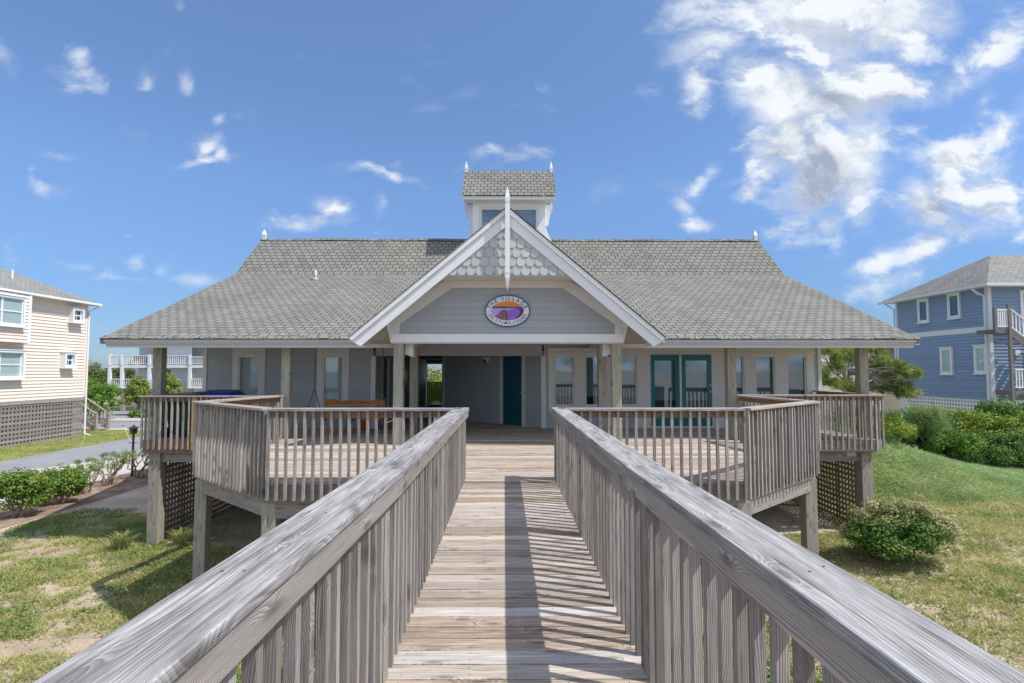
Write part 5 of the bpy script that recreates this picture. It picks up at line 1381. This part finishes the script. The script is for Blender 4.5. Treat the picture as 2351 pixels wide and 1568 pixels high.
far_tree('tree', (-43.6, 63), (2.2, 2.0, 2.1), .1, 'dark evergreen tree showing under the white balcony', M['fardark'], group=G)
far_tree('bush', (-32.4, 43.9), (1.55, 1.4, 1.75), -.75, 'bright green bush beside the stair of the beige house', M['bright'], 130, 80, .38, .14)
far_tree('shrub_pine', (-33.0, 49.5), (.95, .9, 1.5), -.5, 'olive shrubby pine in front of the pale house garage', M['pine'], 90, 80, .36, .16)
far_tree('shrub_pine', (-30.3, 49.6), (1.0, .9, 1.6), -.3, 'olive shrubby pine just right of the porch corner post', M['pine'], 90, 80, .36, .16)
far_tree('shrub', (-30.9, 46.6), (.9, .7, .35), -2.1, 'low green shrub at the edge of the garage drive', M['bright'], 40, 70, .22, .12)
# far belt of scrub that closes the horizon
n = 900; X = rng.uniform(-150, 130, n); Y = rng.uniform(66, 92, n); Zt = gz(X, Y) + 1.2 + 2.4 * fbm(X, Y, .05) + rng.uniform(-1.2, .9, n)
C, N, rn = clump_leaves(np.stack([X, Y, Zt], 1), np.full(n, 1.5), 55); k_ = C[:, 2] > -2.3
o = leaf_mesh('woodland', C[k_], N[k_], .5, .3, M['fardark'], None, rn[k_]); o['kind'] = 'stuff'; o['label'] = 'far belt of low coastal scrub behind the houses'
n = 500; X = rng.uniform(-16, -1, n); Y = rng.uniform(44, 60, n); Zt = -1.9 + 2.0 * sst(-11, -5, X) + rng.uniform(-.8, .25, n) + .7 * sst(44, 58, Y)
C, N, rn = clump_leaves(np.stack([X, Y, Zt], 1), np.full(n, .75), 60)
o = leaf_mesh('scrub_hill', C, N, .2, .12, M['yscrub'], None, rn); o['kind'] = 'stuff'; o['label'] = 'scrub covered dune seen through the breezeway'

# ------------------------------------------------------------------ grass and ground cover
def scatter(n, x0, x1, y0, y1, dens):
    X, Y = rng.uniform(x0, x1, n), rng.uniform(y0, y1, n)
    k = rng.random(n) < dens(X, Y); return X[k], Y[k]
def blades(name, X, Y, h, w, mat, label, lean=.45, tone=None):
    n = len(X); Z = gz(X, Y) - .01; a = rng.uniform(0, 6.283, n); hh = h * rng.uniform(.45, 1.25, n)
    d = np.stack([np.cos(a), np.sin(a), np.zeros(n)], 1); l = rng.normal(size=(n, 2)) * lean
    B = np.stack([X, Y, Z], 1); T = B + np.stack([l[:, 0] * hh, l[:, 1] * hh, hh], 1); w = (w * rng.uniform(.6, 1.3, n))[:, None]
    P = np.stack([B - d * w, B + d * w, T], 1).reshape(-1, 3); rn = rng.random(n) if tone is None else np.clip(tone + rng.normal(size=n) * .30, 0, 1)
    o = mesh_np(name, P, np.arange(3 * n).reshape(n, 3), mat, None, np.repeat(rn, 3)); o['kind'] = 'stuff'; o['label'] = label; return o
def under(X, Y):   # beneath the deck and house: hardly anything grows
    ax = np.abs(X); hw = np.where(Y < SYY, FX + (SX - FX) * np.clip((Y - FY) / (SYY - FY), 0, 1), np.where(Y < 12.6, SX, 8.1)); return (Y > FY + .5) & (ax < hw - .3)
def dl(X, Y): return sst(.38, .58, fbm(X, Y, .55) * .4 + fbm(X + 40, Y, 2.6) * .6) * np.where(under(X, Y), .03, 1.)
X, Y = scatter(330000, -12.4, -.8, 1.5, 15.5, lambda a, b: dl(a, b) * .95)
blades('grass', X, Y, .08, .012, M['grass'], 'patchy dry grass on the sand left of the boardwalk', 1.15, .30 + .55 * fbm(X + 9, Y, .7))
def dr(X, Y): return np.clip(.34 + 1.0 * sst(.33, .52, fbm(X + 70, Y, .5) * .45 + fbm(X + 11, Y + 5, 2.4) * .55), 0, 1) * np.where(under(X, Y), .03, 1.) * (1 - .5 * sst(15.5, 16.5, Y))
X, Y = scatter(430000, .9, 19, 1.5, 17.5, lambda a, b: dr(a, b) * (np.abs(a) * .9 < b * .93 + 2))
blades('grass', X, Y, .08, .012, M['grass'], 'yellow green grass on the sand right of the boardwalk', 1.15, .22 + .55 * fbm(X + 19, Y, .7))
X, Y = scatter(170000, 8.3, 19.5, 14.7, 24, lambda a, b: sst(14.9 + .25 * np.sin(a * 3), 15.5, b) * (1 - .8 * sst(17.5, 19, a)))
blades('grass', X, Y, .085, .013, M['greengrass'], 'fresh green grass over the dune mound', 1.5, .15 + .7 * fbm(X, Y, 1.6))
X, Y = scatter(90000, -40, -22.2, 20, 37.2, lambda a, b: np.ones_like(a))
blades('grass', X, Y, .06, .018, M['grass'], 'mown grass strip beside the beige house', 1.1, .2 + .4 * fbm(X, Y, .4))
def weeds(name, n, x0, x1, y0, y1, thr, sz, label, off):
    X, Y = scatter(n, x0, x1, y0, y1, lambda a, b: sst(thr, thr + .1, fbm(a + off, b, .8) * .55 + fbm(a, b + off, 2.6) * .45) * np.where(under(a, b), .10, 1.))
    m = len(X); C = np.stack([X, Y, gz(X, Y) + rng.uniform(.01, .07, m)], 1); N = rng.normal(size=(m, 3)) * .5; N[:, 2] = 1
    o = leaf_mesh(name, C, N, sz, sz * .75, M['weed'], None); o['kind'] = 'stuff'; o['label'] = label
weeds('ground_weeds', 190000, -12.4, -.8, 2, 16, .49, .042, 'patches of low broad leaved weeds on the left', 3)
weeds('ground_weeds', 150000, .9, 14, 2, 14, .53, .042, 'patches of low broad leaved weeds on the right', 31)
X, Y = np.concatenate([rng.uniform(-12.4, -.8, 5000), rng.uniform(.9, 14, 5000)]), rng.uniform(2, 15.5, 10000)
n = len(X); a = rng.uniform(0, 6.283, n); ln = rng.uniform(.03, .11, n); d = np.stack([np.cos(a) * ln, np.sin(a) * ln, rng.uniform(0, .02, n)], 1); sd = np.stack([-np.sin(a), np.cos(a), np.zeros(n)], 1) * .004
B = np.stack([X, Y, gz(X, Y) + .012], 1); P = np.stack([B - sd, B + sd, B + d + sd, B + d - sd], 1).reshape(-1, 3)
o = mesh_np('plant_litter', P, np.arange(4 * n).reshape(n, 4), M['twig'], None, np.repeat(rng.random(n), 4)); o['kind'] = 'stuff'; o['label'] = 'dry stalks and plant litter scattered on the sand'
for (x, y, h) in ((-8.45, 12.3, .55), (-7.2, 13.0, .6), (-7.35, 12.6, .5)):
    z0 = float(gz(x, y)); t = thing('grass_tuft', (x, y, z0), 'tall arching grass tuft ' + {.55: 'left of the porch pile', .6: 'against the lattice foot', .5: 'right of the porch pile'}[h], 'grass tuft', 'grass tufts at the porch pile')
    n = 160; a = rng.uniform(0, 6.283, n); ln = h * rng.uniform(.6, 1.2, n); sp = rng.uniform(.2, .9, n)
    B = np.array((x, y, z0)) + rng.normal(size=(n, 3)) * np.array((.05, .05, 0)); D = np.stack([np.cos(a) * sp, np.sin(a) * sp, np.ones(n)], 1); D /= np.linalg.norm(D, axis=1, keepdims=True)
    sd = np.stack([-np.sin(a), np.cos(a), np.zeros(n)], 1) * .008; Mid = B + D * (ln * .6)[:, None]; T = Mid + (D * np.array((1.4, 1.4, .25))) * (ln * .45)[:, None]
    P = np.concatenate([np.stack([B - sd, B + sd, Mid + sd], 1), np.stack([B - sd, Mid + sd, Mid - sd], 1), np.stack([Mid - sd, Mid + sd, T], 1)]).reshape(-1, 3)
    mesh_np('blades', P, np.arange(9 * n).reshape(-1, 3), M['grass'], t, np.repeat(np.tile(rng.random(n) * .6, 3), 3))
# ------------------------------------------------------------------ camera, light, sky
cd = bpy.data.cameras.new('camera'); cam = bpy.data.objects.new('camera', cd); COL.objects.link(cam)
cam.location = (0, 0, EYE); cam.rotation_euler = (math.pi / 2 + PIT, 0, -YAW)
cd.sensor_width = 36; cd.lens = F / 2351 * 36; cd.clip_start = .05; cd.clip_end = 6000
S.camera = cam
SUN = V((.655, -.24, 1.0)).normalized()
ld = bpy.data.lights.new('sun', 'SUN'); ld.energy = 2.9; ld.angle = rad(.53); ld.color = (1, .965, .92)
so = bpy.data.objects.new('sun', ld); COL.objects.link(so); so.rotation_euler = SUN.to_track_quat('Z', 'Y').to_euler(); so.location = (10, -10, 20)

w = bpy.data.worlds.new('World'); S.world = w; w.use_nodes = True
t = NT(w.node_tree)
sky = t.n('ShaderNodeTexSky', sky_type='NISHITA', sun_disc=False)
sky.sun_elevation = math.asin(SUN.z); sky.sun_rotation = math.atan2(SUN.x, SUN.y)
sky.air_density = 1.0; sky.dust_density = .15; sky.ozone_density = 1.6
gen = t.n('ShaderNodeTexCoord').outputs['Generated']
dx, dy, dz = t.sep(gen)
iy = t.math('DIVIDE', 1., t.math('MAXIMUM', t.math('ABSOLUTE', dy), .08))
uv = t.comb(t.math('MULTIPLY', dx, iy), t.math('MULTIPLY', dz, iy), 0.)
BL = [  # px, py, rx, ry, rotation, weight : the cloud field, as directions on the sky in front
    (1660, 90, 150, 70, 25, .75), (1850, 60, 260, 130, -10, 1.), (2060, 60, 140, 110, 0, .95), (1800, 230, 190, 110, -35, .95), (1960, 210, 200, 120, 20, .95), (1780, 340, 110, 90, 40, .9), (2080, 210, 120, 80, 30, .8),
    (1950, 360, 170, 90, 40, .9), (1860, 420, 150, 80, 55, .9), (1980, 430, 110, 60, 60, .75), (1900, 520, 70, 70, 70, .7), (1980, 500, 60, 50, 60, .7), (1600, 190, 52, 78, 15, .75), (1625, 400, 28, 85, -28, .6), (1575, 470, 40, 28, -20, .6), (1600, 505, 65, 28, -8, .62),
    (1735, 445, 55, 38, 25, .65), (2190, 180, 120, 45, 35, .75), (2290, 120, 110, 60, 45, .75), (2250, 240, 70, 34, 40, .6), (2215, 350, 120, 85, 20, .9), (2270, 430, 110, 100, 10, .92), (2140, 460, 110, 70, 15, .85), (2200, 520, 120, 45, 0, .55), (2290, 290, 55, 45, 40, .75), (2070, 310, 45, 25, 30, .5),
    (2030, 610, 70, 35, 30, .65), (2110, 580, 80, 40, 20, .6), (1980, 620, 50, 22, 20, .5), (1850, 560, 60, 30, 30, .5), (2330, 540, 40, 30, 20, .5), (2060, 650, 110, 26, 15, .45), (1800, 575, 40, 20, 10, .45),
    (185, 130, 32, 68, 12, .66), (215, 195, 52, 30, -25, .62), (180, 205, 36, 42, 0, .45), (8, 110, 40, 70, 20, .42), (425, 185, 36, 26, -25, .62), (340, 195, 46, 16, 18, .42), (480, 325, 38, 40, -45, .55), (460, 368, 64, 22, 12, .62), (515, 350, 26, 28, -40, .5), (500, 262, 18, 26, -20, .36),
    (905, 400, 90, 22, -18, .58), (910, 370, 30, 22, 0, .55), (760, 490, 58, 42, -25, .75), (700, 520, 120, 26, 6, .68), (860, 480, 24, 62, -12, .52), (1130, 350, 26, 18, 0, .5), (1248, 180, 26, 36, -10, .4), (405, 20, 18, 40, 10, .45), (130, 358, 52, 18, -8, .42), (75, 430, 20, 40, 25, .4),
    (30, 595, 44, 30, 0, .5), (170, 600, 70, 16, -6, .48), (265, 628, 80, 16, -4, .5), (320, 598, 22, 26, -10, .45), (440, 632, 70, 15, -4, .52), (375, 615, 22, 22, 0, .4), (300, 530, 18, 10, 0, .36), (1190, 355, 150, 24, 12, .25)]
warp = t.n('ShaderNodeTexNoise'); t.set(warp.inputs['Vector'], uv); warp.inputs['Scale'].default_value = 5.; warp.inputs['Detail'].default_value = 5.
uvw = t.vm('ADD', uv, t.vm('SCALE', t.vm('SUBTRACT', warp.outputs['Color'], (.5, .5, .5)), .10))
acc = None
for (px, py, rx, ry, ro, wt) in BL:
    a, b, c = ray(px, py)
    mp = t.n('ShaderNodeMapping', vector_type='TEXTURE')
    t.set(mp.inputs[0], uvw)
    mp.inputs['Location'].default_value = (a / b, c / b, 0); mp.inputs['Rotation'].default_value = (0, 0, rad(ro)); mp.inputs['Scale'].default_value = (rx / F * 1.22, ry / F * 1.22, 1)
    l2 = t.vm('DOT_PRODUCT', mp.outputs[0], mp.outputs[0], out=1)
    v = t.math('MULTIPLY', t.math('POWER', 2.718, t.math('MULTIPLY', l2, -1.05)), wt + (.13 if wt < .7 else .05))
    acc = v if acc is None else t.math('SMOOTH_MAX', acc, v, .15)
# bright cloud added overhead and behind the viewer, unseen, to fill the shaded walls
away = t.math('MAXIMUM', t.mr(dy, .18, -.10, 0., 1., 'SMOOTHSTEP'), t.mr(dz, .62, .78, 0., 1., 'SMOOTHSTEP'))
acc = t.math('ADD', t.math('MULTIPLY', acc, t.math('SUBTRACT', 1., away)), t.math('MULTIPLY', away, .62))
def cloud_noise(v):
    mp_ = t.n('ShaderNodeMapping'); t.set(mp_.inputs[0], v); mp_.inputs['Rotation'].default_value = (0, 0, rad(-32)); mp_.inputs['Scale'].default_value = (.72, 1.25, 1.)
    v = mp_.outputs[0]
    a = t.math('ADD', t.noise(v, 5.5, 12., .63), t.math('MULTIPLY', t.math('SUBTRACT', t.noise(v, 24., 8., .65), .5), .34))
    b = t.math('ABSOLUTE', t.math('SUBTRACT', t.math('MULTIPLY', t.noise(v, 11., 6., .55), 2.), 1.))
    return t.math('ADD', t.math('SUBTRACT', a, .5), t.math('MULTIPLY', t.math('SUBTRACT', .17, b), -.42))
fb = cloud_noise(uvw); fb2 = cloud_noise(t.vm('ADD', uvw, (.020, .034, 0.)))
lowf = t.noise(uvw, 3.0, 3., .5)
den = t.math('ADD', t.math('MULTIPLY', acc, 1.12), t.math('SUBTRACT', t.math('MULTIPLY', fb, 2.7), .28))
gate = t.mr(acc, .03, .24, 0., 1., 'SMOOTHSTEP')
soft = t.mr(acc, .3, .8, 1.15, .78)
alpha = t.math('MULTIPLY', t.mr(t.math('DIVIDE', den, soft), -.05, 1., 0., 1., 'SMOOTHSTEP'), gate)
alpha = t.math('MULTIPLY', alpha, t.mr(acc, .2, .8, .42, 1.))
gm = None   # shaded cloud bases
for (px, py, rx, ry, ro, wt) in ((1870, 440, 110, 80, 60, 1.), (1820, 340, 80, 60, 30, .7), (2140, 510, 110, 55, 0, .9), (1800, 170, 120, 40, -15, .55), (1960, 130, 90, 60, 20, .45), (1640, 150, 70, 22, -20, .5), (2230, 440, 90, 50, 10, .4), (1900, 250, 60, 60, 40, .5), (740, 515, 120, 14, 5, .5), (2060, 230, 60, 30, 30, .4)):
    a, b, c = ray(px, py)
    mp = t.n('ShaderNodeMapping', vector_type='TEXTURE'); t.set(mp.inputs[0], uvw)
    mp.inputs['Location'].default_value = (a / b, c / b, 0); mp.inputs['Rotation'].default_value = (0, 0, rad(ro)); mp.inputs['Scale'].default_value = (rx / F * 1.15, ry / F * 1.15, 1)
    v = t.math('MULTIPLY', t.math('POWER', 2.718, t.math('MULTIPLY', t.vm('DOT_PRODUCT', mp.outputs[0], mp.outputs[0], out=1), -1.)), wt)
    gm = v if gm is None else t.math('SMOOTH_MAX', gm, v, .1)
lit = t.mr(t.math('SUBTRACT', fb, fb2), -.16, .16, 0., 1.)
thick = t.mr(den, .1, .55, 0., 1.)
base = t.math('ADD', t.math('MULTIPLY', gm, .95), t.math('ADD', t.math('MULTIPLY', t.math('SUBTRACT', .5, lit), .75), t.mr(lowf, .45, .65, 0., .22)))
grey_tone = t.math('MULTIPLY', t.mr(base, .05, 1.0, 0., 1.), thick, clamp=True)
ccol = t.mix(grey_tone, (3.62, 3.80, 4.02), (1.55, 1.8, 2.3))
ccol = t.mix(away, ccol, t.mix(1., ccol, (1.9, 1.85, 1.8), 'MULTIPLY'))  # unseen added cloud brightened further as fill
elv = t.math('MAXIMUM', dz, 0.)
grad = t.ramp(elv, [(0., (.17, .245, .385)), (.10, (.255, .335, .48)), (.3, (.47, .545, .665)), (.6, (.60, .66, .74))])
tint = t.mix(1., sky.outputs[0], grad, 'MULTIPLY')
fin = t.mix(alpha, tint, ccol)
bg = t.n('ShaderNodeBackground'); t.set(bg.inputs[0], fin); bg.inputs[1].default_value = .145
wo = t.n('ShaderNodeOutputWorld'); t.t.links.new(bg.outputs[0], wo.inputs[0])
w.cycles.sampling_method = 'MANUAL'; w.cycles.sample_map_resolution = 512

S.view_settings.view_transform = 'Standard'; S.view_settings.look = 'None'; S.view_settings.exposure = .80; S.view_settings.gamma = 1
S.cycles.max_bounces = 8; S.cycles.transparent_max_bounces = 12; S.cycles.use_denoising = True
